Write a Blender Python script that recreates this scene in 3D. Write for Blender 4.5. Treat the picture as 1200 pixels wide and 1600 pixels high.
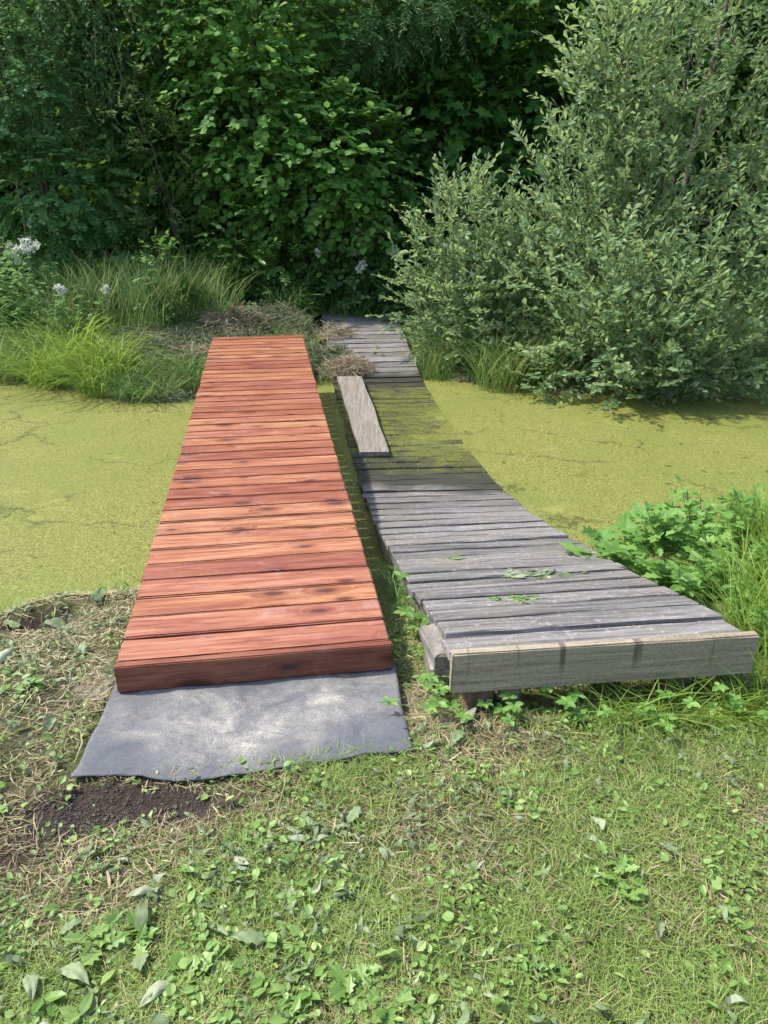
import bpy, bmesh, math
import numpy as np
from mathutils import Vector, Matrix

R = math.radians
for o in list(bpy.data.objects):
    bpy.data.objects.remove(o)
scene = bpy.context.scene
COL = scene.collection
UP = np.array([0., 0., 1.])

# ------------------------------------------------------------------ camera
CAM_H = 1.60
PITCH = 23.27
cd = bpy.data.cameras.new('camera')
cam = bpy.data.objects.new('camera', cd)
COL.objects.link(cam)
cam.location = (0, 0, CAM_H)
cam.rotation_euler = (R(90 - PITCH), 0, 0)
cd.sensor_fit = 'VERTICAL'
cd.sensor_height = 32.0
cd.sensor_width = 24.0
cd.lens = 24.0
cd.clip_end = 400
scene.camera = cam
scene.render.resolution_x = 768
scene.render.resolution_y = 1024

# ------------------------------------------------------------------ light
SUN_ELEV, SUN_AZ = 57.0, 279.0          # azimuth clockwise from +Y (the viewing direction): from the left, a little behind
world = bpy.data.worlds.new('World')
scene.world = world
world.use_nodes = True
wn = world.node_tree.nodes
sky = wn.new('ShaderNodeTexSky')
sky.sky_type = 'NISHITA'
sky.sun_disc = False
sky.sun_elevation = R(SUN_ELEV)
sky.sun_rotation = R(SUN_AZ)
sky.dust_density = 2.0
world.node_tree.links.new(sky.outputs[0], wn['Background'].inputs[0])
wn['Background'].inputs[1].default_value = 0.15
sd = bpy.data.lights.new('sun', 'SUN')
sd.energy = 3.0
sd.angle = R(2.2)
sd.color = (1.0, 0.95, 0.86)
sun = bpy.data.objects.new('sun', sd)
COL.objects.link(sun)
ce = math.cos(R(SUN_ELEV))
sdir = Vector((math.sin(R(SUN_AZ)) * ce, math.cos(R(SUN_AZ)) * ce, math.sin(R(SUN_ELEV))))
sun.rotation_euler = sdir.to_track_quat('Z', 'Y').to_euler()
sun.location = (0, 0, 30)
vs = scene.view_settings
vs.view_transform = 'Standard'
vs.look = 'None'
vs.gamma = 1.0
vs.exposure = 1.1
scene.cycles.max_bounces = 5
scene.cycles.diffuse_bounces = 3
scene.cycles.glossy_bounces = 1
scene.cycles.transmission_bounces = 2

# ------------------------------------------------------------------ helpers
def rng(s):
    return np.random.default_rng(s)

def norm(v):
    return v / np.maximum(np.linalg.norm(v, axis=-1, keepdims=True), 1e-9)

def tag(o, label=None, cat=None, group=None, kind=None):
    if label: o['label'] = label
    if cat: o['category'] = cat
    if group: o['group'] = group
    if kind: o['kind'] = kind
    return o

def link(o, parent=None):
    COL.objects.link(o)
    if parent is not None:
        o.parent = parent
    return o

def empty(name, loc=(0, 0, 0), rz=0.0, **k):
    o = bpy.data.objects.new(name, None)
    o.empty_display_size = 0.1
    o.location = loc
    o.rotation_euler = (0, 0, rz)
    link(o)
    return tag(o, **k)

def np_mesh(name, V, F, mat, tint=None, smooth=False, attrs=None):
    """V (n,3); F (m,k) constant corner count."""
    V = np.asarray(V, dtype=np.float32).reshape(-1, 3)
    F = np.asarray(F, dtype=np.int32)
    k = F.shape[1]
    me = bpy.data.meshes.new(name)
    me.vertices.add(len(V))
    me.vertices.foreach_set('co', V.ravel())
    me.loops.add(F.size)
    me.loops.foreach_set('vertex_index', F.ravel())
    me.polygons.add(len(F))
    me.polygons.foreach_set('loop_start', np.arange(0, F.size, k, dtype=np.int32))
    me.polygons.foreach_set('use_smooth', np.full(len(F), smooth, dtype=bool))
    attrs = dict(attrs or {})
    if tint is not None:
        attrs['tint'] = tint
    for a, val in attrs.items():
        at = me.attributes.new(a, 'FLOAT', 'POINT')
        at.data.foreach_set('value', np.asarray(val, dtype=np.float32))
    me.update()
    me.validate()
    if mat: me.materials.append(mat)
    return me

def np_obj(name, V, F, mat, parent=None, loc=(0, 0, 0), **k):
    o = bpy.data.objects.new(name, np_mesh(name, V, F, mat, **k))
    o.location = loc
    return link(o, parent)

def bm_obj(name, bm, mat, parent=None, smooth=False):
    me = bpy.data.meshes.new(name)
    bm.to_mesh(me); bm.free()
    if mat: me.materials.append(mat)
    for p in me.polygons: p.use_smooth = smooth
    o = bpy.data.objects.new(name, me)
    return link(o, parent)

def box_bm(sx, sy, sz, bevel=0.004, seg=1, cuts=0, jitter=0.0, seed=0):
    bm = bmesh.new()
    bmesh.ops.create_cube(bm, size=1)
    bmesh.ops.scale(bm, vec=(sx, sy, sz), verts=bm.verts)
    if cuts:
        ed = [e for e in bm.edges if abs((e.verts[0].co - e.verts[1].co).x) > sx * .9]
        bmesh.ops.subdivide_edges(bm, edges=ed, cuts=cuts, use_grid_fill=True)
    if bevel:
        bmesh.ops.bevel(bm, geom=[e for e in bm.edges if len(e.link_faces) == 2 and e.calc_face_angle(0) > .5],
                        offset=bevel, segments=seg, affect='EDGES')
    if jitter:
        r = rng(seed)
        for v in bm.verts:
            v.co += Vector(r.normal(0, jitter, 3).tolist())
    return bm

# value noise on numpy arrays
_tab = rng(99).random((256, 256))
def vnoise(x, y, s=1.0, off=0.0):
    x = np.asarray(x) * s + 57.3 + off; y = np.asarray(y) * s + 91.7 + off * 1.7
    xi = np.floor(x).astype(int); yi = np.floor(y).astype(int)
    fx = x - xi; fy = y - yi
    fx = fx * fx * (3 - 2 * fx); fy = fy * fy * (3 - 2 * fy)
    g = lambda a, b: _tab[a % 256, b % 256]
    return (g(xi, yi) * (1 - fx) * (1 - fy) + g(xi + 1, yi) * fx * (1 - fy)
            + g(xi, yi + 1) * (1 - fx) * fy + g(xi + 1, yi + 1) * fx * fy)

def fbm(x, y, s=1.0, off=0.0, oct=3):
    a = 0; w = .5; t = 0
    for i in range(oct):
        a = a + w * vnoise(x, y, s * 2 ** i, off + i * 13.1); t += w; w *= .5
    return a / t

def sstep(a, b, x):
    t = np.clip((x - a) / (b - a), 0, 1)
    return t * t * (3 - 2 * t)

def blob(x, y, cx, cy, rx, ry, rot=0.0):
    c, s = math.cos(rot), math.sin(rot)
    dx, dy = x - cx, y - cy
    u = (dx * c + dy * s) / rx; v = (-dx * s + dy * c) / ry
    return np.exp(-(u * u + v * v))

# ------------------------------------------------------------------ material helpers
class NT:
    def __init__(self, name):
        self.m = bpy.data.materials.new(name)
        self.m.use_nodes = True
        self.t = self.m.node_tree
        self.n = self.t.nodes
        self.p = self.n['Principled BSDF']
        self.out = self.n['Material Output']
    def add(self, typ, **props):
        n = self.n.new('ShaderNode' + typ)
        for k, v in props.items():
            setattr(n, k, v)
        return n
    def l(self, a, b):
        self.t.links.new(a, b)
    def setin(self, node, key, v):
        if v is None: return
        if isinstance(v, bpy.types.NodeSocket): self.l(v, node.inputs[key])
        else: node.inputs[key].default_value = v
    def math(self, op, a, b=None, c=None, clamp=False):
        n = self.add('Math', operation=op, use_clamp=clamp)
        self.setin(n, 0, a); self.setin(n, 1, b); self.setin(n, 2, c)
        return n.outputs[0]
    def noise(self, vec, scale, detail=4, rough=.6, dist=0.0):
        n = self.add('TexNoise')
        self.setin(n, 'Vector', vec)
        n.inputs['Scale'].default_value = scale
        n.inputs['Detail'].default_value = detail
        n.inputs['Roughness'].default_value = rough
        n.inputs['Distortion'].default_value = dist
        return n.outputs['Fac']
    def vor(self, vec, scale, feature='F1', out='Distance'):
        n = self.add('TexVoronoi', feature=feature)
        self.setin(n, 'Vector', vec)
        n.inputs['Scale'].default_value = scale
        return n.outputs[out]
    def mapping(self, vec, scale=(1, 1, 1), loc=(0, 0, 0)):
        n = self.add('Mapping')
        self.l(vec, n.inputs[0])
        self.setin(n, 'Scale', scale); self.setin(n, 'Location', loc)
        return n.outputs[0]
    def ramp(self, fac, stops, interp='LINEAR'):
        n = self.add('ValToRGB')
        n.color_ramp.interpolation = interp
        e = n.color_ramp.elements
        while len(e) < len(stops): e.new(.5)
        for i, (p, c) in enumerate(stops):
            e[i].position = p
            e[i].color = (c, c, c, 1) if isinstance(c, (int, float)) else (*c, 1)
        self.l(fac, n.inputs[0])
        return n.outputs[0]
    def mix(self, fac, a, b, blend='MIX'):
        n = self.add('Mix', data_type='RGBA', blend_type=blend)
        self.setin(n, 0, fac)
        for i, v in ((6, a), (7, b)):
            if isinstance(v, bpy.types.NodeSocket): self.l(v, n.inputs[i])
            else: n.inputs[i].default_value = (*v, 1)
        return n.outputs[2]
    def bump(self, h, strength=.3, dist=.01, nrm=None):
        n = self.add('Bump')
        n.inputs['Strength'].default_value = strength
        n.inputs['Distance'].default_value = dist
        self.l(h, n.inputs['Height'])
        if nrm: self.l(nrm, n.inputs['Normal'])
        return n.outputs[0]
    def attr(self, name):
        n = self.add('Attribute', attribute_name=name)
        return n.outputs['Fac']

def leaf_material(name, stops, rough=.45, trans=.4, tcol=None, spec=.4):
    """stops: leaf colours met over the random tint of each leaf."""
    k = NT(name)
    col = k.ramp(k.attr('tint'), stops)
    geo = k.add('NewGeometry')
    nz = k.noise(geo.outputs['Position'], 9.0, 2)
    col = k.mix(k.math('MULTIPLY', nz, .35), col, tuple(c * .55 for c in stops[0][1]))
    k.l(col, k.p.inputs['Base Color'])
    k.p.inputs['Roughness'].default_value = rough
    k.p.inputs['Specular IOR Level'].default_value = spec
    tr = k.add('BsdfTranslucent')
    tc = k.mix(.55, col, tcol or tuple(min(1, c * 1.6) for c in stops[-1][1]))
    k.l(tc, tr.inputs[0])
    mx = k.add('MixShader')
    mx.inputs[0].default_value = trans
    k.l(k.p.outputs[0], mx.inputs[1]); k.l(tr.outputs[0], mx.inputs[2])
    k.l(mx.outputs[0], k.out.inputs[0])
    return k.m

# ------------------------------------------------------------------ materials
M = {}
M['hazel'] = leaf_material('hazel_leaf', [(0, (.055, .155, .03)), (.55, (.12, .275, .055)), (1, (.25, .42, .085))], spec=.25, rough=.55)
M['hazel2'] = leaf_material('bright_shrub_leaf', [(0, (.04, .12, .02)), (.6, (.08, .20, .03)), (1, (.16, .30, .05))])
M['rowan'] = leaf_material('rowan_leaf', [(0, (.055, .155, .045)), (.6, (.095, .225, .065)), (1, (.16, .31, .085))], spec=.25, rough=.55)
M['maple'] = leaf_material('maple_leaf', [(0, (.045, .135, .026)), (.7, (.075, .195, .034)), (1, (.19, .33, .045))], spec=.2, rough=.6)
M['sapling'] = leaf_material('sapling_leaf', [(0, (.07, .14, .028)), (.6, (.11, .20, .045)), (1, (.18, .26, .07))])
M['wood_mass'] = leaf_material('woodland_leaf', [(0, (.03, .10, .022)), (.7, (.05, .15, .03)), (1, (.18, .30, .04))], spec=.1, rough=.7)
M['willow'] = leaf_material('willow_leaf', [(0, (.10, .19, .08)), (.55, (.19, .31, .145)), (.88, (.30, .42, .21)), (1, (.42, .52, .18))], rough=.5, trans=.38, spec=.3)
M['meadow'] = leaf_material('meadow_leaf', [(0, (.045, .12, .03)), (.6, (.085, .20, .05)), (1, (.15, .30, .08))])
M['meadow2'] = leaf_material('flowering_plant_leaf', [(0, (.07, .16, .04)), (.6, (.13, .25, .07)), (1, (.2, .34, .1))], spec=.25, rough=.55)
M['weed'] = leaf_material('weed_leaf', [(0, (.10, .22, .045)), (.6, (.19, .36, .08)), (1, (.30, .47, .13))], rough=.5, spec=.3)
M['butter'] = leaf_material('broad_leaf', [(0, (.09, .22, .03)), (1, (.2, .36, .05))])
M['tallgrass'] = leaf_material('tall_grass', [(0, (.06, .16, .032)), (.6, (.12, .285, .065)), (.95, (.20, .37, .10)), (1, (.34, .35, .16))], rough=.5)
M['sedge'] = leaf_material('sedge_blade', [(0, (.09, .19, .025)), (.6, (.20, .33, .04)), (1, (.34, .43, .08))], rough=.5)
M['reed'] = leaf_material('reed_blade', [(0, (.07, .17, .03)), (.7, (.14, .29, .05)), (.93, (.24, .37, .08)), (1, (.38, .33, .15))], rough=.5)
M['lawn'] = leaf_material('lawn_blade', [(0, (.11, .20, .035)), (.45, (.21, .315, .06)), (.8, (.32, .40, .115)), (1, (.48, .46, .24))], rough=.5, trans=.25)
M['straw'] = leaf_material('dry_straw', [(0, (.15, .11, .06)), (.5, (.32, .26, .14)), (1, (.56, .50, .30))], rough=.7, trans=.1)
M['hay'] = leaf_material('hay', [(0, (.17, .125, .08)), (.5, (.37, .30, .19)), (1, (.60, .52, .36))], rough=.7, trans=.1)
M['greenhay'] = leaf_material('cut_grass', [(0, (.08, .12, .055)), (.5, (.17, .21, .095)), (.8, (.28, .27, .15)), (1, (.45, .40, .25))], rough=.7, trans=.1)
M['clover'] = leaf_material('low_weed_leaf', [(0, (.09, .18, .03)), (.5, (.17, .30, .06)), (.9, (.28, .40, .12)), (1, (.42, .47, .2))], rough=.45, trans=.2)
M['wilted'] = leaf_material('wilted_leaf', [(0, (.10, .14, .06)), (.45, (.17, .235, .105)), (.8, (.27, .33, .18)), (1, (.42, .45, .31))], rough=.6, trans=.15)
M['petal'] = leaf_material('petal', [(0, (.7, .72, .6)), (1, (.85, .86, .8))], rough=.6, trans=.2, tcol=(.8, .8, .7))

def bark_material(name, a, b):
    k = NT(name)
    tc = k.add('TexCoord').outputs['Object']
    n1 = k.noise(k.mapping(tc, (1, 1, .25)), 28, 5)
    k.l(k.ramp(n1, [(.3, a), (.7, b)]), k.p.inputs['Base Color'])
    k.p.inputs['Roughness'].default_value = .85
    k.l(k.bump(n1, .5, .01), k.p.inputs['Normal'])
    return k.m
M['bark'] = bark_material('bark', (.035, .03, .022), (.11, .095, .075))
M['twig'] = bark_material('twig_bark', (.07, .06, .035), (.16, .14, .09))
M['greenstem'] = bark_material('green_stem', (.07, .15, .03), (.15, .25, .06))

def red_wood(name='red_stained_pine', deep=(1, 1, 1)):
    k = NT(name)
    tc = k.add('TexCoord').outputs['Object']
    oi = k.add('ObjectInfo')
    rnd = oi.outputs['Random']
    off = k.add('CombineXYZ')
    k.l(k.math('MULTIPLY', rnd, 61.0), off.inputs[0]); k.l(k.math('MULTIPLY', rnd, 37.0), off.inputs[1]); k.l(k.math('MULTIPLY', rnd, 17.0), off.inputs[2])
    va = k.add('VectorMath', operation='ADD'); k.l(tc, va.inputs[0]); k.l(off.outputs[0], va.inputs[1])
    p = va.outputs[0]
    # knots
    ps = k.add('SeparateXYZ'); k.l(p, ps.inputs[0])
    pc = k.add('CombineXYZ'); k.l(ps.outputs[0], pc.inputs[0]); k.l(k.math('ADD', ps.outputs[1], ps.outputs[2]), pc.inputs[1])
    kp = k.mapping(pc.outputs[0], (3.0, 7.4, 0))
    vd = k.add('TexVoronoi', feature='F1', voronoi_dimensions='2D'); k.l(kp, vd.inputs['Vector']); vd.inputs['Scale'].default_value = 1.0
    d = vd.outputs['Distance']
    sep = k.add('SeparateColor'); k.l(vd.outputs['Color'], sep.inputs[0])
    on = k.math('GREATER_THAN', sep.outputs[0], .5)
    d = k.math('MULTIPLY', d, k.math('MULTIPLY_ADD', sep.outputs[1], 1.1, .62))
    dw = k.math('ADD', d, k.math('MULTIPLY', k.noise(k.mapping(p, (20, 50, 50)), 1, 3), .14))
    core = k.math('MULTIPLY', k.ramp(dw, [(.135, 1.0), (.185, 0.0)]), on)
    halo = k.math('MULTIPLY', k.ramp(dw, [(.10, 1.0), (.40, 0.0)], 'EASE'), on)
    # grain deflected round the knots
    sx = k.add('SeparateXYZ'); k.l(p, sx.inputs[0])
    gy = k.math('ADD', k.math('MULTIPLY', sx.outputs[1], 9.0), k.math('MULTIPLY', halo, 1.3))
    gc = k.add('CombineXYZ')
    k.l(k.math('MULTIPLY', sx.outputs[0], .8), gc.inputs[0]); k.l(gy, gc.inputs[1]); k.l(k.math('MULTIPLY', sx.outputs[2], 9.0), gc.inputs[2])
    g1 = k.noise(gc.outputs[0], 3.6, 7, .72, .5)
    gf = k.noise(k.mapping(p, (2.2, 120, 120)), 1, 4, .7)
    lo = k.noise(k.mapping(p, (1.6, 5, 5)), 1, 3, .6)
    col = k.ramp(g1, [(.31, (.11, .032, .018)), (.42, (.27, .098, .05)), (.52, (.385, .172, .09)), (.68, (.50, .28, .16))])
    col = k.mix(k.math('MULTIPLY', k.ramp(gf, [(.42, 0.0), (.62, 1.0)]), .5), col, (.16, .05, .03))
    col = k.mix(k.ramp(lo, [(.48, 0.0), (.72, .6)]), col, (.20, .06, .045))
    tone = k.ramp(rnd, [(0, (.78, .62, .64)), (.15, (1.04, .99, .95)), (.35, (.88, .74, .73)), (.5, (1.08, 1.10, 1.06)), (.65, (.95, .85, .88)), (.8, (1.02, .98, .86)), (.92, (.82, .67, .62))], 'CONSTANT')
    col = k.mix(1.0, col, tone, 'MULTIPLY')
    col = k.mix(k.math('MULTIPLY', halo, .75), col, (.14, .034, .02))
    col = k.mix(k.math('MULTIPLY', core, .75), col, (.05, .022, .018))
    # pale dust and scuffs
    geo = k.add('NewGeometry').outputs['Position']
    du = k.ramp(k.noise(geo, 7.0, 6, .75), [(.56, 0.0), (.74, .32)])
    col = k.mix(du, col, (.50, .38, .35))
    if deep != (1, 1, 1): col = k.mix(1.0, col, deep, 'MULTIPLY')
    k.l(col, k.p.inputs['Base Color'])
    k.l(k.math('ADD', k.math('MULTIPLY', lo, .3), .28), k.p.inputs['Roughness'])
    k.l(k.bump(k.math('ADD', gf, g1), .2, .004), k.p.inputs['Normal'])
    return k.m
M['redwood'] = red_wood()
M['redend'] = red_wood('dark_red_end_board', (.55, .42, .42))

def old_wood(name, warm=0.0, algae=True):
    k = NT(name)
    tc = k.add('TexCoord').outputs['Object']
    oi = k.add('ObjectInfo'); rnd = oi.outputs['Random']
    off = k.add('CombineXYZ')
    k.l(k.math('MULTIPLY', rnd, 71.0), off.inputs[0]); k.l(k.math('MULTIPLY', rnd, 43.0), off.inputs[1])
    va = k.add('VectorMath', operation='ADD'); k.l(tc, va.inputs[0]); k.l(off.outputs[0], va.inputs[1])
    p = va.outputs[0]
    geo = k.add('NewGeometry').outputs['Position']
    g = k.noise(k.mapping(p, (2.2, 42, 42)), 1, 6, .72, .4)
    gf = k.noise(k.mapping(p, (9, 190, 190)), 1, 3, .65)
    lo = k.noise(geo, 3.5, 5, .65)
    hi = k.noise(geo, 38, 5, .7)
    col = k.ramp(g, [(.32, (.04, .038, .036)), (.45, (.135, .128, .124)), (.58, (.26, .25, .242)), (.76, (.46, .445, .43))])
    col = k.mix(k.math('MULTIPLY', gf, .5), col, (.09, .083, .08))
    col = k.mix(k.ramp(lo, [(.42, 0.0), (.7, .55)]), col, (.20, .175, .135))
    col = k.mix(k.math('MULTIPLY', k.ramp(hi, [(.56, 0.0), (.66, 1.0)]), .45), col, (.44, .43, .40))
    col = k.mix(warm, col, (.22, .185, .115))
    tone = k.ramp(rnd, [(0, (.8, .8, .8)), (.3, (1.05, 1.04, 1.06)), (.6, (.9, .9, .92)), (.8, (1.12, 1.1, 1.1))], 'CONSTANT')
    col = k.mix(1.0, col, tone, 'MULTIPLY')
    sx = k.add('SeparateXYZ'); k.l(geo, sx.inputs[0])
    z = k.math('ADD', sx.outputs[2], k.math('MULTIPLY', k.math('SUBTRACT', lo, .5), .05))
    rough = .8
    if algae:
        wet = k.ramp(k.math('MULTIPLY_ADD', z, -1.0, -.30), [(.088, 0.0), (.118, 1.0)])   # below about z = -0.42 : soaked boards
        green = k.ramp(k.math('MULTIPLY_ADD', z, -1.0, -.30), [(.148, 0.0), (.168, 1.0)])
        col = k.mix(k.math('MULTIPLY', wet, .88), col, (.028, .028, .02))
        dw = k.math('MULTIPLY', green, k.ramp(k.noise(geo, 95, 4, .8), [(.46, 0.0), (.53, 1.0)]))
        dw = k.math('MULTIPLY', dw, k.ramp(k.noise(geo, 5.5, 5, .7), [(.36, 0.0), (.52, 1.0)]))
        col = k.mix(dw, col, (.19, .205, .04))
        moss = k.ramp(k.noise(geo, 6.5, 5, .7), [(.58, 0.0), (.75, .5)])
        col = k.mix(moss, col, (.10, .115, .05))
        rr = k.math('SUBTRACT', .82, k.math('MULTIPLY', wet, .4))
        k.l(rr, k.p.inputs['Roughness'])
    else:
        k.p.inputs['Roughness'].default_value = .85
    k.l(col, k.p.inputs['Base Color'])
    k.p.inputs['Specular IOR Level'].default_value = .3
    k.l(k.bump(k.math('ADD', g, gf), .45, .006), k.p.inputs['Normal'])
    return k.m
M['oldwood'] = old_wood('weathered_grey_wood')
M['looseboard'] = old_wood('pale_grey_board', .25, False)

def fascia_wood():
    k = NT('weathered_fascia_wood')
    tc = k.add('TexCoord').outputs['Object']
    g = k.noise(k.mapping(tc, (2.0, 40, 60)), 1, 6, .7, .5)
    lo = k.noise(tc, 4.2, 5, .65)
    fine = k.noise(tc, 130, 4, .7)
    col = k.ramp(g, [(.3, (.13, .098, .066)), (.5, (.27, .215, .15)), (.7, (.42, .36, .265))])
    col = k.mix(k.ramp(lo, [(.45, 0.0), (.62, .55)]), col, (.215, .18, .105))
    col = k.mix(k.math('MULTIPLY', k.ramp(fine, [(.5, 0.0), (.62, 1.0)]), .4), col, (.42, .40, .33))
    # old run marks below the top edge
    sx = k.add('SeparateXYZ'); k.l(tc, sx.inputs[0])
    st = k.noise(k.mapping(tc, (16, 1, .9)), 1, 2, .4)
    st = k.ramp(st, [(.60, 0.0), (.66, 1.0)])
    st = k.math('MULTIPLY', st, k.ramp(k.math('ADD', k.math('MULTIPLY', sx.outputs[2], 7.0), .55), [(.25, 0.0), (.7, 1.0)]))
    col = k.mix(k.math('MULTIPLY', st, .75), col, (.07, .052, .038))
    k.l(col, k.p.inputs['Base Color'])
    k.p.inputs['Roughness'].default_value = .85
    k.l(k.bump(k.math('ADD', g, fine), .4, .005), k.p.inputs['Normal'])
    return k.m
M['fascia'] = fascia_wood()

def stone_material(name, a, b):
    k = NT(name)
    tc = k.add('TexCoord').outputs['Object']
    n1 = k.noise(tc, 22, 6, .7); n2 = k.noise(tc, 120, 3, .7)
    col = k.ramp(n1, [(.3, a), (.7, b)])
    col = k.mix(k.math('MULTIPLY', n2, .4), col, a)
    k.l(col, k.p.inputs['Base Color'])
    k.p.inputs['Roughness'].default_value = .9
    k.l(k.bump(k.math('ADD', n1, n2), .6, .01), k.p.inputs['Normal'])
    return k.m
M['stone'] = stone_material('grey_stone', (.13, .12, .105), (.34, .31, .27))
M['brickpost'] = stone_material('brown_block', (.09, .06, .042), (.24, .165, .115))

def ground_material():
    k = NT('ground_soil_and_thatch')
    geo = k.add('NewGeometry').outputs['Position']
    n1 = k.noise(geo, 9, 6, .7); n2 = k.noise(geo, 60, 5, .75); n3 = k.noise(geo, 240, 3, .7)
    thatch = k.ramp(n2, [(.3, (.07, .058, .036)), (.5, (.18, .155, .09)), (.68, (.32, .28, .17))])
    green = k.ramp(n3, [(.3, (.06, .09, .022)), (.7, (.17, .21, .06))])
    col = k.mix(k.ramp(n1, [(.36, 0.1), (.56, .85)]), thatch, green)
    soil = k.ramp(n2, [(.3, (.045, .034, .027)), (.55, (.095, .073, .058)), (.75, (.17, .135, .108))])
    col = k.mix(k.ramp(k.math('ADD', k.attr('soil'), k.math('MULTIPLY', k.math('SUBTRACT', k.math('ADD', n2, n1), 1.0), .55)), [(.30, 0.0), (.75, 1.0)]), col, soil)
    sand = k.ramp(n3, [(.3, (.30, .26, .18)), (.7, (.52, .47, .36))])
    col = k.mix(k.ramp(k.math('ADD', k.attr('sand'), k.math('MULTIPLY', k.math('SUBTRACT', n2, .5), .7)), [(.38, 0.0), (.62, .9)]), col, sand)
    k.l(col, k.p.inputs['Base Color'])
    k.p.inputs['Roughness'].default_value = .95
    k.p.inputs['Specular IOR Level'].default_value = .15
    k.l(k.bump(k.math('ADD', n2, k.math('MULTIPLY', n3, .5)), .9, .025), k.p.inputs['Normal'])
    return k.m
M['ground'] = ground_material()

def duckweed_material():
    k = NT('duckweed')
    geo = k.add('NewGeometry').outputs['Position']
    fl = k.mapping(geo, (1, 1, .2))
    v1 = k.add('TexVoronoi', feature='F1'); k.l(fl, v1.inputs['Vector']); v1.inputs['Scale'].default_value = 120
    sep = k.add('SeparateColor'); k.l(v1.outputs['Color'], sep.inputs[0])
    col = k.ramp(sep.outputs[0], [(0, (.085, .095, .02)), (.35, (.16, .17, .037)), (.7, (.22, .22, .052)), (1, (.31, .30, .10))])
    big = k.noise(fl, 1.1, 4, .6)
    col = k.mix(k.ramp(big, [(.35, 0.0), (.65, .7)]), col, k.ramp(sep.outputs[1], [(0, (.10, .125, .022)), (1, (.20, .235, .055))]))
    spk = k.noise(fl, 62, 4, .8)
    col = k.mix(k.ramp(spk, [(.36, .75), (.46, 0.0)]), col, (.06, .065, .014))
    # open cracks between rafts and drifting dark scum
    w = k.add('VectorMath', operation='ADD')
    wn_ = k.add('TexNoise'); k.l(fl, wn_.inputs['Vector']); wn_.inputs['Scale'].default_value = 2.2; wn_.inputs['Detail'].default_value = 6; wn_.inputs['Roughness'].default_value = .65
    sc = k.add('VectorMath', operation='SCALE'); k.l(wn_.outputs['Color'], sc.inputs[0]); sc.inputs['Scale'].default_value = .7
    k.l(fl, w.inputs[0]); k.l(sc.outputs[0], w.inputs[1])
    ve = k.vor(w.outputs[0], .75, 'DISTANCE_TO_EDGE')
    cr = k.math('MULTIPLY', k.ramp(ve, [(.0, 1.0), (.02, 0.0)]), k.ramp(k.noise(fl, 1.7, 3, .6), [(.40, 0.0), (.52, 1.0)]))
    cr = k.math('MULTIPLY', cr, k.ramp(k.noise(fl, 45, 3, .7), [(.38, 0.15), (.52, 1.0)]))
    col = k.mix(k.math('MULTIPLY', cr, .9), col, (.04, .045, .012))
    sc2 = k.ramp(k.noise(k.mapping(geo, (1, 1.8, 1)), 7.5, 7, .78), [(.60, 0.0), (.665, 1.0)])
    sc2 = k.math('MULTIPLY', sc2, k.ramp(k.noise(fl, .9, 2), [(.48, 0.0), (.62, 1.0)]))
    col = k.mix(k.math('MULTIPLY', sc2, .7), col, (.05, .048, .018))
    pale = k.math('MULTIPLY', k.ramp(k.noise(k.mapping(geo, (1, 1.5, 1)), 1.5, 8, .72), [(.60, 0.0), (.74, 1.0)]), .6)
    col = k.mix(pale, col, (.36, .34, .09))
    k.l(col, k.p.inputs['Base Color'])
    k.p.inputs['Roughness'].default_value = .6
    k.p.inputs['Specular IOR Level'].default_value = .25
    h = k.math('ADD', sep.outputs[2], k.math('MULTIPLY', spk, 1.5))
    k.l(k.bump(h, .6, .004), k.p.inputs['Normal'])
    return k.m
M['duckweed'] = duckweed_material()

def water_material():
    k = NT('pond_water')
    k.p.inputs['Base Color'].default_value = (.012, .016, .008, 1)
    k.p.inputs['Roughness'].default_value = .05
    return k.m
M['water'] = water_material()

def cloth_material():
    k = NT('grey_ground_cloth')
    geo = k.add('TexCoord').outputs['Object']
    weave = k.noise(geo, 420, 2, .7)
    n1 = k.noise(geo, 3.2, 6, .7, .8)
    n2 = k.noise(k.mapping(geo, (7, 9, 1), (0, 0, 0)), 1, 8, .8, .5)
    n3 = k.noise(geo, 190, 6, .85)
    col = k.ramp(weave, [(.3, (.042, .048, .06)), (.7, (.095, .104, .124))])
    dust = k.math('MULTIPLY', k.ramp(n1, [(.34, .10), (.66, 1.0)]), k.ramp(n2, [(.34, .10), (.70, 1.0)]))
    dust = k.math('MULTIPLY', dust, k.ramp(n3, [(.38, .12), (.60, 1.0)]))
    col = k.mix(k.math('MULTIPLY', k.math('MULTIPLY', dust, 1.5), k.attr('dust'), clamp=True), col, (.50, .46, .38))
    k.l(col, k.p.inputs['Base Color'])
    k.p.inputs['Roughness'].default_value = .85
    k.l(k.bump(k.math('ADD', weave, n3), .3, .002), k.p.inputs['Normal'])
    return k.m
M['cloth'] = cloth_material()

# ------------------------------------------------------------------ terrain
WATER = -0.48
SN_X = [-60, -10, -2.1, -1.5, -.9, 0, .6, 1.43, 2.7, 10, 60]
SN_Y = [2.8, 2.9, 3.15, 3.4, 3.7, 3.9, 3.95, 4.0, 4.3, 5.0, 5.5]
SF_X = [-60, -10, -4.44, -3.2, -2.6, -2.08, -.5, .375, 1.26, 1.8, 3, 4.5, 10, 60]
SF_Y = [10, 9.5, 8.75, 8.05, 7.75, 8.05, 8.3, 8.75, 8.4, 8.9, 9.0, 8.7, 9.0, 9]

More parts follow.
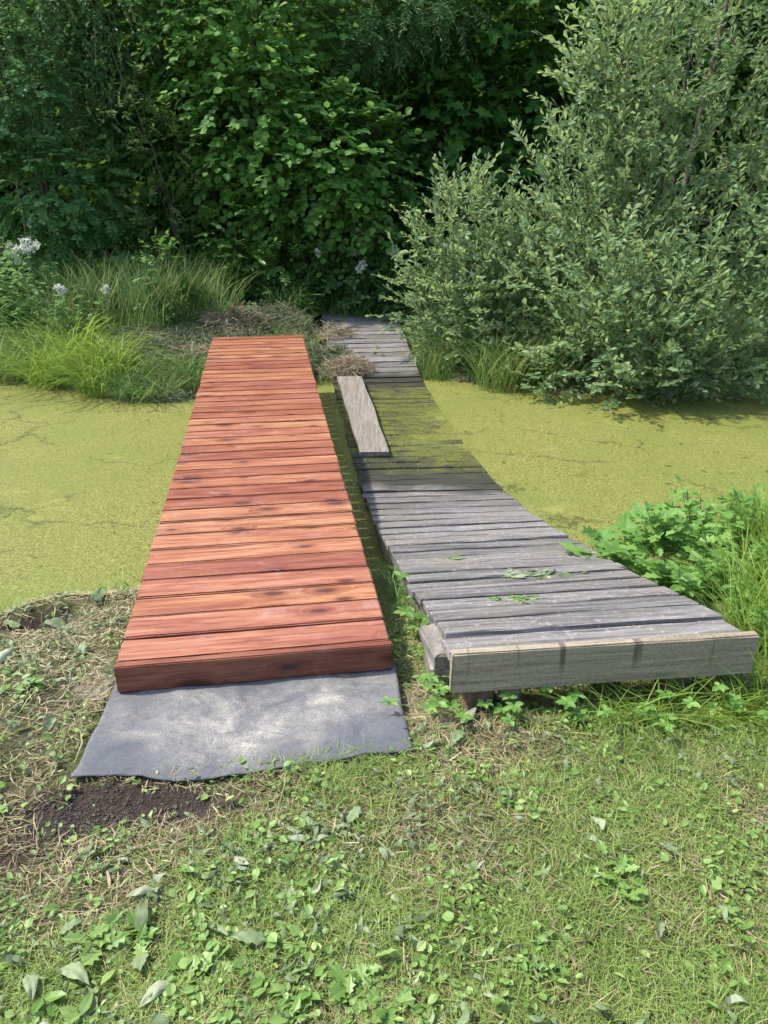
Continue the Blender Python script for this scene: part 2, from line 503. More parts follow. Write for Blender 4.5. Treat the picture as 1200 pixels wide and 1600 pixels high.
def terrain(x, y, fine=True):
    x = np.asarray(x, float); y = np.asarray(y, float)
    sn = np.interp(x, SN_X, SN_Y); sf = np.interp(x, SF_X, SF_Y)
    dn = sn - y; df = y - sf
    near = -.50 + .50 * sstep(-.12, .8, dn) + .03 * sstep(.9, 3, dn)
    far = -.50 + .22 * sstep(-.1, .45, df) + .22 * sstep(.3, 2.2, df) + .10 * sstep(2, 8, df)
    h = np.where(dn > -.12, near, np.where(df > -.1, far, -.50))
    inw = np.minimum(-dn, -df)
    h = h - .35 * sstep(.0, .7, inw) * ((dn < 0) & (df < 0))
    # the bank is hollowed out along the old footbridge and left of it
    ax = x - (.22 - .1237 * (y - 2.06))
    under = sstep(-.42, -.08, ax) * (1 - sstep(1.02, 1.3, ax))
    lim = np.interp(y, [1.86, 2.04, 2.3, 2.7, 3.1, 3.45, 4.15, 4.7, 5.7, 8.0, 8.4, 9.0, 9.7, 10.6, 11.8, 13], [.2, -.035, -.04, -.10, -.21, -.30, -.46, -.6, -.8, -.8, -.60, -.47, -.36, -.26, -.18, 0])
    h = np.where(h > lim, h + (lim - h) * under, h)
    if fine:
        amp = sstep(-.05, .25, np.maximum(dn, df))
        h = h + amp * ((fbm(x, y, 1.6, 3) - .5) * .05 + (fbm(x, y, 11, 7) - .5) * .022)
        # the dug-out hollow at the edge of the bank and the loose soil in front of the cloth
        h = h - .10 * blob(x, y, -1.42, 2.68, .16, .08) + .05 * blob(x, y, -1.40, 2.80, .2, .05)
        h = h - .02 * blob(x, y, -.62, 1.62, .25, .10)
    return h

def soil_mask(x, y):
    s = (1.0 * blob(x, y, -.62, 1.64, .26, .085) + .7 * blob(x, y, -.85, 1.58, .18, .12, .6) + .5 * blob(x, y, -.98, 1.40, .14, .10)
         + 1.1 * blob(x, y, -1.42, 2.68, .17, .09) + .58 * blob(x, y, -1.12, 2.05, .22, .55) + .45 * blob(x, y, .25, 2.15, .12, .2)
         + .5 * blob(x, y, -1.6, 2.55, .2, .15))
    return s
def sand_mask(x, y):
    return (.95 * blob(x, y, -.98, 2.22, .10, .14) + .8 * blob(x, y, .11, 2.15, .06, .16) + .5 * blob(x, y, -1.2, 2.55, .16, .22)
            + .5 * blob(x, y, .2, 2.0, .1, .1))

def axis_coords(fine0, fine1, step, far, grow=1.18):
    c = list(np.arange(fine0, fine1 + 1e-6, step))
    s = step; a = fine1
    while a < far:
        s *= grow; a += s; c.append(a)
    s = step; a = fine0; pre = []
    while a > -far:
        s *= grow; a -= s; pre.append(a)
    return np.array(pre[::-1] + c)

gx = axis_coords(-2.6, 2.9, .025, 90)
gy = axis_coords(.5, 5.0, .025, 90, 1.05)
X, Y = np.meshgrid(gx, gy)
Z = terrain(X, Y)
nx, ny = len(gx), len(gy)
idx = np.arange(nx * ny).reshape(ny, nx)
F = np.stack([idx[:-1, :-1], idx[:-1, 1:], idx[1:, 1:], idx[1:, :-1]], -1).reshape(-1, 4)
g = np_obj('ground', np.stack([X, Y, Z], -1), F, M['ground'], smooth=True,
           attrs={'soil': soil_mask(X, Y).ravel(), 'sand': sand_mask(X, Y).ravel()})
tag(g, 'grassy banks of the pond with bare soil and dry thatch', 'ground', kind='structure')

# water and its duckweed skin (duckweed 2 cm above the pond's own mirror so that both are real)
def sheet(name, z, mat, step_xy, wob=0.0):
    xs = axis_coords(-4, 4.5, step_xy, 55, 1.4); ys = np.arange(2.6, 10.2, step_xy)
    A, B = np.meshgrid(xs, ys)
    C = z + wob * (fbm(A, B, 2.0, 21) - .5)
    i = np.arange(A.size).reshape(A.shape)
    f = np.stack([i[:-1, :-1], i[:-1, 1:], i[1:, 1:], i[1:, :-1]], -1).reshape(-1, 4)
    return np_obj(name, np.stack([A, B, C], -1), f, mat, smooth=True)
tag(sheet('pond_water', WATER - .02, M['water'], .5), 'dark still pond water under the duckweed', 'pond', kind='structure')
tag(sheet('duckweed', WATER, M['duckweed'], .06, .006), 'yellow green duckweed covering the whole pond', 'duckweed', kind='stuff')

# ------------------------------------------------------------------ red footbridge
RL = np.array([-.897, 2.166]); RR = np.array([.0225, 2.303])
RED_AX = norm(np.array([-.880, 5.858])); RED_W = float(np.linalg.norm(RR - RL)); RED_LEN = 5.93
RED_YAW = math.atan2(-RED_AX[0], RED_AX[1])
red = empty('footbridge', (*((RL + RR) / 2), 0), RED_YAW,
            label='new red stained wooden footbridge, level, with its near end on grey cloth', cat='footbridge')
r = rng(5)
NP = 40
pitch = RED_LEN / NP
plank_meshes = []
for i in range(4):
    o = bm_obj('plank', box_bm(RED_W, pitch - .0135, .038, .005, 2, 6, .0006, i), M['redwood'])
    plank_meshes.append(o.data); bpy.data.objects.remove(o)
for i in range(NP):
    o = bpy.data.objects.new('plank', plank_meshes[i % 4]); link(o, red)
    o.location = (r.normal(0, .002), pitch * (i + .5) + r.normal(0, .0012), .12 - .019 + r.normal(0, .0012) - .02 * math.sin(math.pi * (i + .5) / NP))
    o.rotation_euler = (r.normal(0, .006), r.normal(0, .002), r.normal(0, .0022) + (math.pi if r.random() < .5 else 0))
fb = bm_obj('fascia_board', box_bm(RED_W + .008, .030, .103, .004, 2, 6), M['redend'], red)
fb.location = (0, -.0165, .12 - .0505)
for sx in (-1, 0, 1):
    s_ = bm_obj('joist', box_bm(.045, RED_LEN - .06, .12, .003), M['redwood'], red)
    s_.location = (sx * (RED_W / 2 - .045), RED_LEN / 2 + .01, .12 - .038 - .063)
for yy in (2.0, 4.0, RED_LEN - .12):
    c_ = bm_obj('cross_beam', box_bm(RED_W - .14, .07, .08, .004), M['redwood'], red)
    c_.location = (0, yy, .12 - .034 - .12 - .045)
    for sx in (-1, 1):
        p_ = bm_obj('post', box_bm(.09, .09, .9, .004), M['redwood'], red)
        p_.location = (sx * (RED_W / 2 - .12), yy, -.07 - .45)

# ------------------------------------------------------------------ ground cloth
def cloth_pt(u, v):
    a = np.array([-.895, 1.715]) * (1 - u) + np.array([.085, 1.845]) * u
    b = np.array([-.925, 2.45]) * (1 - u) + np.array([.005, 2.57]) * u
    return a[..., :] * (1 - v) + b * v
nu, nv = 90, 70
U, Vv = np.meshgrid(np.linspace(0, 1, nu), np.linspace(0, 1, nv))
A = np.array([-.895, 1.715]); Bc = np.array([.085, 1.845]); C = np.array([-.925, 2.45]); D = np.array([.005, 2.57])
P = ((A * (1 - U[..., None]) + Bc * U[..., None]) * (1 - Vv[..., None]) + (C * (1 - U[..., None]) + D * U[..., None]) * Vv[..., None])
P[..., 1] += (1 - Vv) * (.010 * np.sin(U * 11 + .6) + .010 * (fbm(U, U * 0, 9, 4) - .5) * 2 - .035 * np.sin(U * math.pi) ** 2)
P[..., 0] += (np.where(U < .5, -1, 1)) * np.abs(U - .5) * 2 * .02 * (fbm(Vv, Vv * 0, 5, 8) - .5)
cz = np.maximum(terrain(P[..., 0], P[..., 1]), -.004) * .6
fade = 1 - sstep(.55, .75, Vv)
cz = cz + .010 + fade * (.011 * (fbm(P[..., 0] * .7 + P[..., 1] * .8, P[..., 1] * 2.2, 4.0, 31) - .35) + .012 * sstep(.12, 0, Vv) * fbm(U, U * 0 + 3, 10, 2)
                         + .008 * (1 - np.abs(2 * fbm(P[..., 0] * 1.2, P[..., 1] * 2.2, 3.5, 77) - 1)) ** 4)
cz = np.where(Vv > .75, .010, cz)
ii = np.arange(nu * nv).reshape(nv, nu)
Fc = np.stack([ii[:-1, :-1], ii[:-1, 1:], ii[1:, 1:], ii[1:, :-1]], -1).reshape(-1, 4)
Ptop = np.stack([P[..., 0], P[..., 1], cz], -1)
dusty = np.clip(1.15 * blob(U, Vv, .55, .38, .42, .26) + .75 * (fbm(P[..., 0], P[..., 1], 5, 19) - .3), .12, 1.1)
cl = np_obj('ground_cloth', Ptop, Fc, M['cloth'], smooth=True, attrs={'dust': dusty.ravel()})
md = cl.modifiers.new('thickness', 'SOLIDIFY'); md.thickness = .004; md.offset = 0
tag(cl, 'grey dusty ground cloth spread on soil before the red footbridge', 'cloth')

# ------------------------------------------------------------------ old footbridge
OX0, OY0 = .22, 2.06
OSL = -.1237
OLD_W = 1.0
OLD_YAW = math.atan(-OSL)
PZ_Y = [2.0, 2.37, 2.7, 3.1, 3.45, 4.15, 4.7, 5.15, 5.7, 6.1, 7.0, 8.0, 8.4, 9.0, 9.7, 10.6, 11.8]
PZ_Z = [.25, .155, .07, -.04, -.125, -.285, -.375, -.43, -.463, -.4755, -.478, -.465, -.43, -.33, -.20, -.08, .02]
def old_z(y):
    w = .25
    return float(np.mean([np.interp(y + d, PZ_Y, PZ_Z) for d in (-w, -w / 2, 0, w / 2, w)]))
old = empty('footbridge', (OX0, OY0, 0), 0,
            label='old weathered grey wooden footbridge sagging into the duckweed', cat='footbridge')
r = rng(8)
old_meshes = []
for i in range(5):
    o = bm_obj('plank', box_bm(OLD_W, .121 + .003 * i, .032, .004, 1, 7, .0013, 40 + i), M['oldwood'])
    old_meshes.append(o.data); bpy.data.objects.remove(o)
s = .075; y = OY0 + .075; n_old = 0
axis = norm(np.array([OSL, 1.0])); perp = np.array([axis[1], -axis[0]])
while y < 11.55:
    zz = old_z(y); dz = (old_z(y + .03) - old_z(y - .03)) / .06
    ty = y - OY0
    c = np.array([OSL * ty, ty]) + perp * (OLD_W / 2 + r.normal(0, .006))
    o = bpy.data.objects.new('plank', old_meshes[int(r.integers(5))]); link(o, old)
    roll = R(1.1) * sstep(3.6, 5.2, np.array(y)) * (1 - sstep(7.6, 8.6, np.array(y)))
    o.location = (c[0], c[1], zz - .016 + .004 * float(roll > .01) + r.normal(0, .002))
    tilt = math.atan(dz)
    Mx = Matrix.Rotation(OLD_YAW + r.normal(0, .004) - .015 * sstep(3, 5, np.array(y)), 4, 'Z') @ Matrix.Rotation(tilt + r.normal(0, .012), 4, 'X') @ Matrix.Rotation(float(roll) + r.normal(0, .003), 4, 'Y')
    if r.random() < .5: Mx = Mx @ Matrix.Rotation(math.pi, 4, 'Z') if abs(tilt) < .03 else Mx
    o.rotation_euler = Mx.to_euler()
    n_old += 1
    y += .150 * math.cos(tilt) * (1 + r.normal(0, .02))
f_ = bm_obj('fascia_board', box_bm(OLD_W + .02, .034, .150, .005, 2, 8, .001, 3), M['fascia'], old)
fc = axis * -.022 + perp * (OLD_W / 2)
f_.location = (fc[0], fc[1], .244 - .0755)
f_.rotation_euler = (0, 0, OLD_YAW - .012)
# side stringers following the sag, each one continuous plank on edge
for side in (.045, OLD_W * .5, OLD_W - .045):
    ys = np.linspace(OY0 + .01, 11.5, 60)
    V = []
    for yy in ys:
        c = np.array([OSL * (yy - OY0), yy - OY0]) + perp * side
        zt = old_z(yy) - .036
        for a, b in ((-.022, 0), (.022, 0), (.022, -.12), (-.022, -.12)):
            V.append((c[0] + perp[0] * a, c[1] + perp[1] * a, zt + b))
    Fs = []
    for i in range(len(ys) - 1):
        for j in range(4):
            Fs.append((4 * i + j, 4 * i + (j + 1) % 4, 4 * i + 4 + (j + 1) % 4, 4 * i + 4 + j))
    Fs += [(3, 2, 1, 0), tuple(4 * (len(ys) - 1) + q for q in range(4))]
    np_obj('stringer', V, Fs, M['oldwood'], old)
for (a, b, sx, sy, hz, mt, rz) in ((.10, .06, .085, .10, .15, 'brickpost', .2), (.215, .07, .075, .10, .09, 'stone', -.15), (.80, .09, .10, .12, .13, 'brickpost', .1)):
    q = bm_obj('support_block', box_bm(sx, sy, hz, .008, 2, 3, .002, int(a * 99)), M[mt], old)
    c = axis * b + perp * a
    q.location = (c[0], c[1], .085 - hz / 2)
    q.rotation_euler = (0, 0, rz)

# rough stone blocks by its corner
def stone(name, loc, size, rz, seed, label, mat='stone'):
    bm = box_bm(*size, min(size) * .12, 2, 3, .003, seed)
    o = bm_obj(name, bm, M[mat])
    o.location = loc; o.rotation_euler = (.06, -.05, rz)
    return tag(o, label, 'stone')
stone('stone_block', (.215, 2.31, .10), (.13, .19, .06), .25, 5, 'flat pale stone slab wedged under the near left corner of the old footbridge')
stone('stone_block', (.215, 2.29, .03), (.12, .16, .085), .1, 9, 'lower grey stone block beneath the flat slab by the old footbridge')

# loose board lying on the sunken part
bL, bR = np.array([-.194, 5.89]), np.array([.036, 5.89])
tL, tR = np.array([-.51, 8.30]), np.array([-.25, 8.30])
nb = 24
V = []
for i in range(nb):
    t = i / (nb - 1)
    l = bL * (1 - t) + tL * t; q = bR * (1 - t) + tR * t
    bulge = .018 * math.sin(t * math.pi)
    l = l + [bulge * .2 + .004 * math.sin(t * 17), 0]; q = q + [bulge + .006 * math.sin(t * 13 + 1), .012 * math.sin(t * 9)]
    z = -.448 + .045 * (1 - t) * 0 + .05 * t * t + .004 * math.sin(t * 11)
    if i == nb - 1: z += .004
    for p_, dz in ((l, 0), (q, .004), (q, .046), (l, .044)):
        V.append((p_[0], p_[1], z + dz))
Fb = [(3, 2, 1, 0)][::-1]
Fb = [(0, 1, 2, 3)]
for i in range(nb - 1):
    for j in range(4):
        a, b = 4 * i + j, 4 * i + (j + 1) % 4
        Fb.append((a, a + 4, b + 4, b))
Fb.append(tuple(4 * (nb - 1) + q for q in (3, 2, 1, 0)))
V = np.array(V); org = V.mean(0)
lb = np_obj('loose_board', V - org, Fb, M['looseboard'], loc=org)
# the board's grain runs along its own length
lb.data.transform(Matrix.Rotation(math.pi / 2 , 4, 'Z')); lb.rotation_euler = (0, 0, -math.pi / 2)
bv = lb.modifiers.new('edge', 'BEVEL'); bv.width = .004; bv.segments = 2; bv.limit_method = 'ANGLE'
tag(lb, 'pale grey loose board lying lengthwise on the sunken planks of the old footbridge', 'board')

# ------------------------------------------------------------------ foliage kit
# leaf templates: unit length along +Y, upper side +Z ; (verts, tris)
T_OVATE = (np.array([(0, 0, 0), (.27, .38, .05), (.2, .72, .03), (0, 1, -.08), (-.2, .72, .03), (-.27, .38, .05), (0, .5, -.015)]),
           np.array([(0, 1, 6), (1, 2, 6), (2, 3, 6), (3, 4, 6), (4, 5, 6), (5, 0, 6)]))
T_ROUND = (np.array([(0, 0, 0), (.36, .22, .04), (.45, .58, .05), (.2, .9, 0), (0, 1.05, -.10), (-.2, .9, 0), (-.45, .58, .05), (-.36, .22, .04), (0, .5, -.02)]),
           np.array([(i, (i + 1) % 8, 8) for i in range(8)]))
T_OBOV = (np.array([(0, 0, 0), (.13, .35, .03), (.21, .66, .04), (0, 1, -.06), (-.21, .66, .04), (-.13, .35, .03), (0, .6, -.02)]),
          np.array([(0, 1, 6), (1, 2, 6), (2, 3, 6), (3, 4, 6), (4, 5, 6), (5, 0, 6)]))
T_NARROW = (np.array([(0, 0, 0), (.14, .45, .02), (0, 1, -.08), (-.14, .45, .02)]), np.array([(0, 1, 2), (0, 2, 3)]))
T_MAPLE = (np.array([(0, 0, 0), (.5, .1, 0), (.32, .35, .03), (.62, .62, -.03), (.25, .68, .03), (0, 1.08, -.08), (-.25, .68, .03), (-.62, .62, -.03), (-.32, .35, .03), (-.5, .1, 0), (0, .45, 0)]),
           np.array([(i, (i + 1) % 10, 10) for i in range(10)]))
T_LOBED = (np.array([(0, 0, 0), (.05, .12, 0), (.20, .2, .03), (.10, .32, 0), (.30, .46, .04), (.15, .56, .01), (.27, .74, .02), (.10, .84, 0), (0, 1, -.05),
                     (-.10, .84, 0), (-.27, .74, .02), (-.15, .56, .01), (-.30, .46, .04), (-.10, .32, 0), (-.20, .2, .03), (-.05, .12, 0), (0, .5, -.02)]),
           np.array([(i, (i + 1) % 16, 16) for i in range(16)]))

def frame(d, nrm):
    d = norm(d)
    n = nrm - (nrm * d).sum(-1, keepdims=True) * d
    n = norm(n)
    s_ = np.cross(d, n)
    return np.stack([s_, d, n], -1)            # columns

def leaves_mesh(T, pos, Mx, sc, wid=None):
    """-> V, F for every leaf"""
    tv, tf = T
    n = len(pos)
    tv = tv[None].repeat(n, 0)
    if wid is not None:
        tv = tv * np.stack([wid, np.ones(n), np.ones(n)], -1)[:, None, :]
    V = pos[:, None, :] + np.einsum('nij,nkj->nki', Mx, tv * sc[:, None, None])
    F = tf[None] + (np.arange(n) * tv.shape[1])[:, None, None]
    return V.reshape(-1, 3), F.reshape(-1, 3)

def sprays(rg, c, d, L, n, leaf, spread=55, droop=.15, upb=1.0, outb=.3, jit=.35, leafdroop=.2, sc_var=.42, tip=True, out=None):
    """twigs (T) carrying n alternate leaves; returns pos, frames, scale and twig polylines"""
    T = len(c)
    t = (np.arange(n) + .5 + rg.uniform(-.3, .3, (T, n))) / n * .85 + .15
    if tip: t[:, -1] = 1.0
    side = norm(np.cross(d, UP + rg.normal(0, .25, (T, 3))))
    pos = c[:, None] + d[:, None] * (L[:, None] * t)[..., None] - UP * (droop * L[:, None] * t * t)[..., None]
    sg = np.where((np.arange(n) + rg.integers(0, 2, (T, 1))) % 2 == 0, 1., -1.)
    A = np.radians(rg.normal(spread, 12, (T, n)))
    if tip: A[:, -1] *= .2
    ld = d[:, None] * np.cos(A)[..., None] + side[:, None] * (np.sin(A) * sg)[..., None] + rg.normal(0, jit * .5, (T, n, 3)) - UP * leafdroop
    o = out if out is not None else d
    nr = UP * upb + o[:, None] * outb + rg.normal(0, jit, (T, n, 3))
    sc = leaf * (1 + rg.uniform(-sc_var, sc_var, (T, n))) * (1 - .25 * np.abs(t - .55))
    Mx = frame(ld.reshape(-1, 3), nr.reshape(-1, 3))
    tw = np.stack([c, c + d * L[:, None] * .5 - UP * (droop * L * .25)[:, None], c + d * L[:, None] - UP * (droop * L)[:, None]], 1)
    return pos.reshape(-1, 3), Mx, sc.ravel(), tw

def tubes(poly, r0, r1, sides=3):
    """poly (T,k,3) polylines -> tapered tubes"""
    T, k, _ = poly.shape
    tan = np.gradient(poly, axis=1); tan = norm(tan)
    ref = np.where(np.abs(tan[..., 2:3]) > .9, np.array([1., 0, 0]), UP)
    a = norm(np.cross(tan, ref)); b = np.cross(tan, a)
    th = np.arange(sides) / sides * 2 * math.pi
    r0 = np.broadcast_to(np.asarray(r0, float), (T,)); r1 = np.broadcast_to(np.asarray(r1, float), (T,))
    rad = r0[:, None] + (r1 - r0)[:, None] * np.linspace(0, 1, k)[None]
    V = poly[:, :, None] + rad[..., None, None] * (a[:, :, None] * np.cos(th)[:, None] + b[:, :, None] * np.sin(th)[:, None])
    base = (np.arange(T) * k * sides)[:, None, None, None]
    i = np.arange(k - 1)[None, :, None, None] * sides
    j = np.arange(sides)[None, None, :, None]
    j2 = (j + 1) % sides
    F = np.concatenate([base + i + j, base + i + j2, base + i + sides + j2, base + i + sides + j], -1)
    return V.reshape(-1, 3), F.reshape(-1, 4)

def lobes_points(rg, lobes, n, shell=.55, front=0.0):
    """random points in the outer part of ellipsoids, with outward normals; lobes = [(c, r, weight)]"""
    w = np.array([l[2] for l in lobes], float); w /= w.sum()
    k = rg.choice(len(lobes), n, p=w)
    c = np.array([l[0] for l in lobes])[k]; rr = np.array([l[1] for l in lobes])[k]
    u = norm(rg.normal(0, 1, (n, 3)))
    if front:
        fl = rg.random(n) < front
        u[:, 1] = np.where(fl, -np.abs(u[:, 1]), u[:, 1])
    q = rg.uniform(shell ** 3, 1, n) ** (1 / 3)
    # uneven outline
    q = q * (.82 + .36 * fbm(u[:, 0] * 2 + k, u[:, 2] * 2 + u[:, 1], 2.3, 5))
    return c + u * rr * q[:, None], norm(u / rr)

th_ = math.radians(PITCH)
def in_view(p):
    dx = p[:, 0]; dy = p[:, 1]; dz = p[:, 2] - CAM_H
    zc = dy * math.cos(th_) - dz * math.sin(th_)
    yc = dy * math.sin(th_) + dz * math.cos(th_)
    zc = np.maximum(zc, .01)
    return (np.abs(dx / zc) < .49) & (np.abs(yc / zc) < .66), zc

def foliage(parent, T, mat, pos, Mx, sc, seed, single=0, part='foliage', wid=None):
    """crown geometry; the `single` leaves that show largest become leaves of their own"""
    rg = rng(seed + 500)
    n = len(pos)
    tint = np.clip(rg.beta(2.2, 2.2, n) * .8 + .2 * vnoise(pos[:, 0], pos[:, 2] + pos[:, 1], 2.2), 0, 1)
    base = np.array(parent.location)
    keep = np.ones(n, bool)
    mine = []
    if single:
        iv, zc = in_view(pos)
        facing = np.abs(norm(pos - [0, 0, CAM_H])[:, None, :] @ Mx[:, :, 2:3])[:, 0, 0]
        score = np.where(iv, sc / zc * (.3 + facing) / (1 + 1.5 * (zc - zc[iv].min())) if iv.any() else 0, -1)
        pick = np.argsort(-score)[:single]
        pick = pick[score[pick] > 0]
        keep[pick] = False
        variants = []
        for q in range(4):
            variants.append(np_mesh('leaf', T[0], T[1], mat, tint=np.full(len(T[0]), .2 + .2 * q)))
        for j in pick:
            o = bpy.data.objects.new('leaf', variants[int(rg.integers(4))])
            m4 = Matrix.Identity(4)
            mm = Mx[j] * sc[j]
            for a in range(3):
                for b in range(3): m4[a][b] = mm[a, b]
                m4[a][3] = pos[j, a] - base[a]
            mine.append((o, m4))
    V, F = leaves_mesh(T, pos[keep] - base, Mx[keep], sc[keep], wid[keep] if wid is not None else None)
    o = np_obj(part, V, F, mat, parent, tint=tint[keep].repeat(len(T[0])))
    o['kind'] = 'stuff'
    for lf_, m4 in mine:
        link(lf_, o)
        lf_.matrix_local = m4
    return o

def limb(parent, name, pts, r0, r1, mat='bark', sides=7, sub=8, seed=0, wob=.03):
    """one tapered, slightly crooked limb through pts (world)"""
    pts = np.array(pts, float)
    t = np.linspace(0, len(pts) - 1, sub * (len(pts) - 1) + 1)
    poly = np.stack([np.interp(t, np.arange(len(pts)), pts[:, i]) for i in range(3)], -1)
    ker = np.array([.25, .5, .25])
    for _ in range(3):
        q = poly.copy()
        q[1:-1] = .25 * poly[:-2] + .5 * poly[1:-1] + .25 * poly[2:]
        poly = q
    rg = rng(seed)
    wb = rg.normal(0, wob, poly.shape) * np.linspace(0, 1, len(poly))[:, None]
    poly = poly + wb * .5
    V, F = tubes(poly[None] - np.array(parent.location), [r0], [r1], sides)
    return np_obj(name, V, F, M[mat], parent, smooth=True)

def twig_part(parent, tw, r0=.004, r1=.0015, mat='twig'):
    V, F = tubes(tw - np.array(parent.location), r0, r1, 3)
    o = np_obj('twigs', V, F, M[mat], parent)
    o['kind'] = 'stuff'
    return o

def tree(name, label, cat, base, lobes, T, mat, n_tw, n_leaf, leaf, seed, trunk=None, branches=4, single=0, twl=(.3, .6), spread=58, droop=.2,
         upb=1.0, outb=.5, updir=.15, group=None, front=.55, shell=.5, r_trunk=.07, leafdroop=.25, twigs=True, jit=.35, trunk_mat='bark', stems=0):
    rg = rng(seed)
    o = empty(name, base, 0, label=label, cat=cat, group=group)
    c, u = lobes_points(rg, lobes, n_tw, shell, front)
    zg = terrain(c[:, 0], c[:, 1], False)
    ok = c[:, 2] > np.maximum(zg, WATER) + .05
    c, u = c[ok], u[ok]
    d = norm(u + UP * updir + rg.normal(0, .35, c.shape))
    L = rg.uniform(*twl, len(c))
    pos, Mx, sc, tw = sprays(rg, c, d, L, n_leaf, leaf, spread, droop, upb, outb, jit, leafdroop, out=u)
    lo = np.maximum(terrain(pos[:, 0], pos[:, 1], False), WATER) + .01
    k = pos[:, 2] > lo
    pos, Mx, sc = pos[k], Mx[k], sc[k]
    foliage(o, T, M[mat], pos, Mx, sc, seed, single, 'crown')
    if twigs: twig_part(o, tw)
    b = np.array(base, float)
    top = trunk if trunk is not None else np.array(max(lobes, key=lambda l: l[0][2])[0])
    mid = b * .5 + np.array(top) * .5 + rg.normal(0, .12, 3)
    limb(o, 'trunk', [b - [0, 0, .08], mid, top], r_trunk, r_trunk * .35, trunk_mat, seed=seed)
    big = sorted(lobes, key=lambda l: -l[2])[:branches]
    for i, l in enumerate(big):
        q = rg.uniform(.2, .6)
        st = b * (1 - q) + np.array(mid) * q
        en = np.array(l[0]) + np.array(l[1]) * rg.uniform(-.5, .5, 3)
        limb(o, 'branch', [st, (st + en) / 2 + rg.normal(0, .12, 3) + [0, 0, .15], en], r_trunk * .5, r_trunk * .12, trunk_mat, 6, seed=seed + i)
    if stems:
        en_, _ = lobes_points(rg, lobes, stems, .7, .8)
        for i in range(stems):
            e = en_[i]
            if e[2] < b[2] + .4: continue
            st = b + [rg.normal(0, .12), rg.normal(0, .08), 0]
            md_ = st * .45 + e * .55; md_[:2] = st[:2] * .6 + e[:2] * .4
            limb(o, 'branch', [st, md_, e], r_trunk * .28, r_trunk * .07, 'twig', 5, seed=seed + 40 + i)
    return o

# ------------------------------------------------------------------ willows
def with_sprays(lobes, n, seed, r=(.22, .42), w=.3):
    """leaf clumps standing out from a bush's main masses"""
    rg = rng(seed)
    c, u = lobes_points(rg, lobes, n, .85, .75)
    return lobes + [(tuple(c[i] + u[i] * .08), tuple(rg.uniform(*r) * np.array([1, 1, rg.uniform(.7, 1.5)])), w * rg.uniform(.5, 1.4)) for i in range(n)]
tree('willow_bush', 'large grey green willow bush overhanging the duckweed on the right', 'bush', (3.3, 9.7, -.3),
     with_sprays([((3.2, 9.5, 1.1), (1.75, 1.3, 1.3), 5), ((3.7, 9.7, 2.5), (1.55, 1.2, 1.25), 4.2), ((4.15, 9.9, 3.9), (1.5, 1.3, 1.2), 2.5), ((2.3, 8.9, .5), (.95, .8, .85), 2.4),
      ((3.5, 8.3, .25), (1.2, .75, .75), 3), ((2.5, 8.15, -.02), (.75, .5, .45), 1.5), ((2.05, 9.2, 1.35), (.5, .6, .75), 1.1), ((2.75, 9.3, 2.3), (.45, .5, .7), .8),
      ((4.8, 8.6, 1.2), (1.2, 1.2, 1.7), 2.2)], 46, 611, w=.36),
     T_OBOV, 'willow', 2500, 15, .092, 11, branches=8, single=260, twl=(.3, .8), stems=22, shell=.35, spread=42, droop=.0, upb=.7, outb=.5, updir=.55, r_trunk=.06, leafdroop=-.1, jit=.45)
tree('willow_bush', 'smaller feathery willow bush between old footbridge and the large bush', 'bush', (.95, 9.7, -.25),
     with_sprays([((1.1, 9.45, .25), (.68, .6, .62), 3), ((.85, 9.5, .95), (.45, .45, .62), 1.7), ((1.5, 9.4, .65), (.6, .6, .8), 2), ((.75, 9.35, .1), (.38, .4, .45), 1), ((1.5, 8.9, .0), (.6, .4, .38), 1.2)], 20, 612, (.15, .28), .3),
     T_OBOV, 'willow', 900, 14, .078, 12, branches=5, single=150, twl=(.22, .55), stems=10, shell=.35, spread=40, droop=.02, upb=.7, outb=.5, updir=.6, r_trunk=.03, leafdroop=-.1, jit=.45)
tree('willow_shoot', 'young willow shoot rising from the duckweed below the large bush', 'bush', (2.72, 7.45, -.5),
     [((2.72, 7.5, -.28), (.2, .18, .2), 2), ((2.85, 7.55, .02), (.24, .2, .3), 2), ((3.1, 7.65, -.05), (.28, .2, .22), 2)],
     T_OBOV, 'willow', 70, 9, .088, 13, branches=3, single=90, twl=(.16, .34), spread=42, droop=0, upb=.7, outb=.4, updir=.7, r_trunk=.012, leafdroop=-.1)
tree('willow_shoot', 'little willow sprig dipping into duckweed beside the tall reed tuft', 'bush', (1.62, 7.9, -.5),
     [((1.65, 7.95, -.30), (.2, .15, .17), 2), ((1.95, 8.0, -.15), (.3, .2, .22), 2)],
     T_OBOV, 'willow', 42, 9, .08, 14, branches=2, single=60, twl=(.15, .28), spread=42, droop=.1, upb=.7, outb=.4, updir=.3, r_trunk=.009, leafdroop=0)

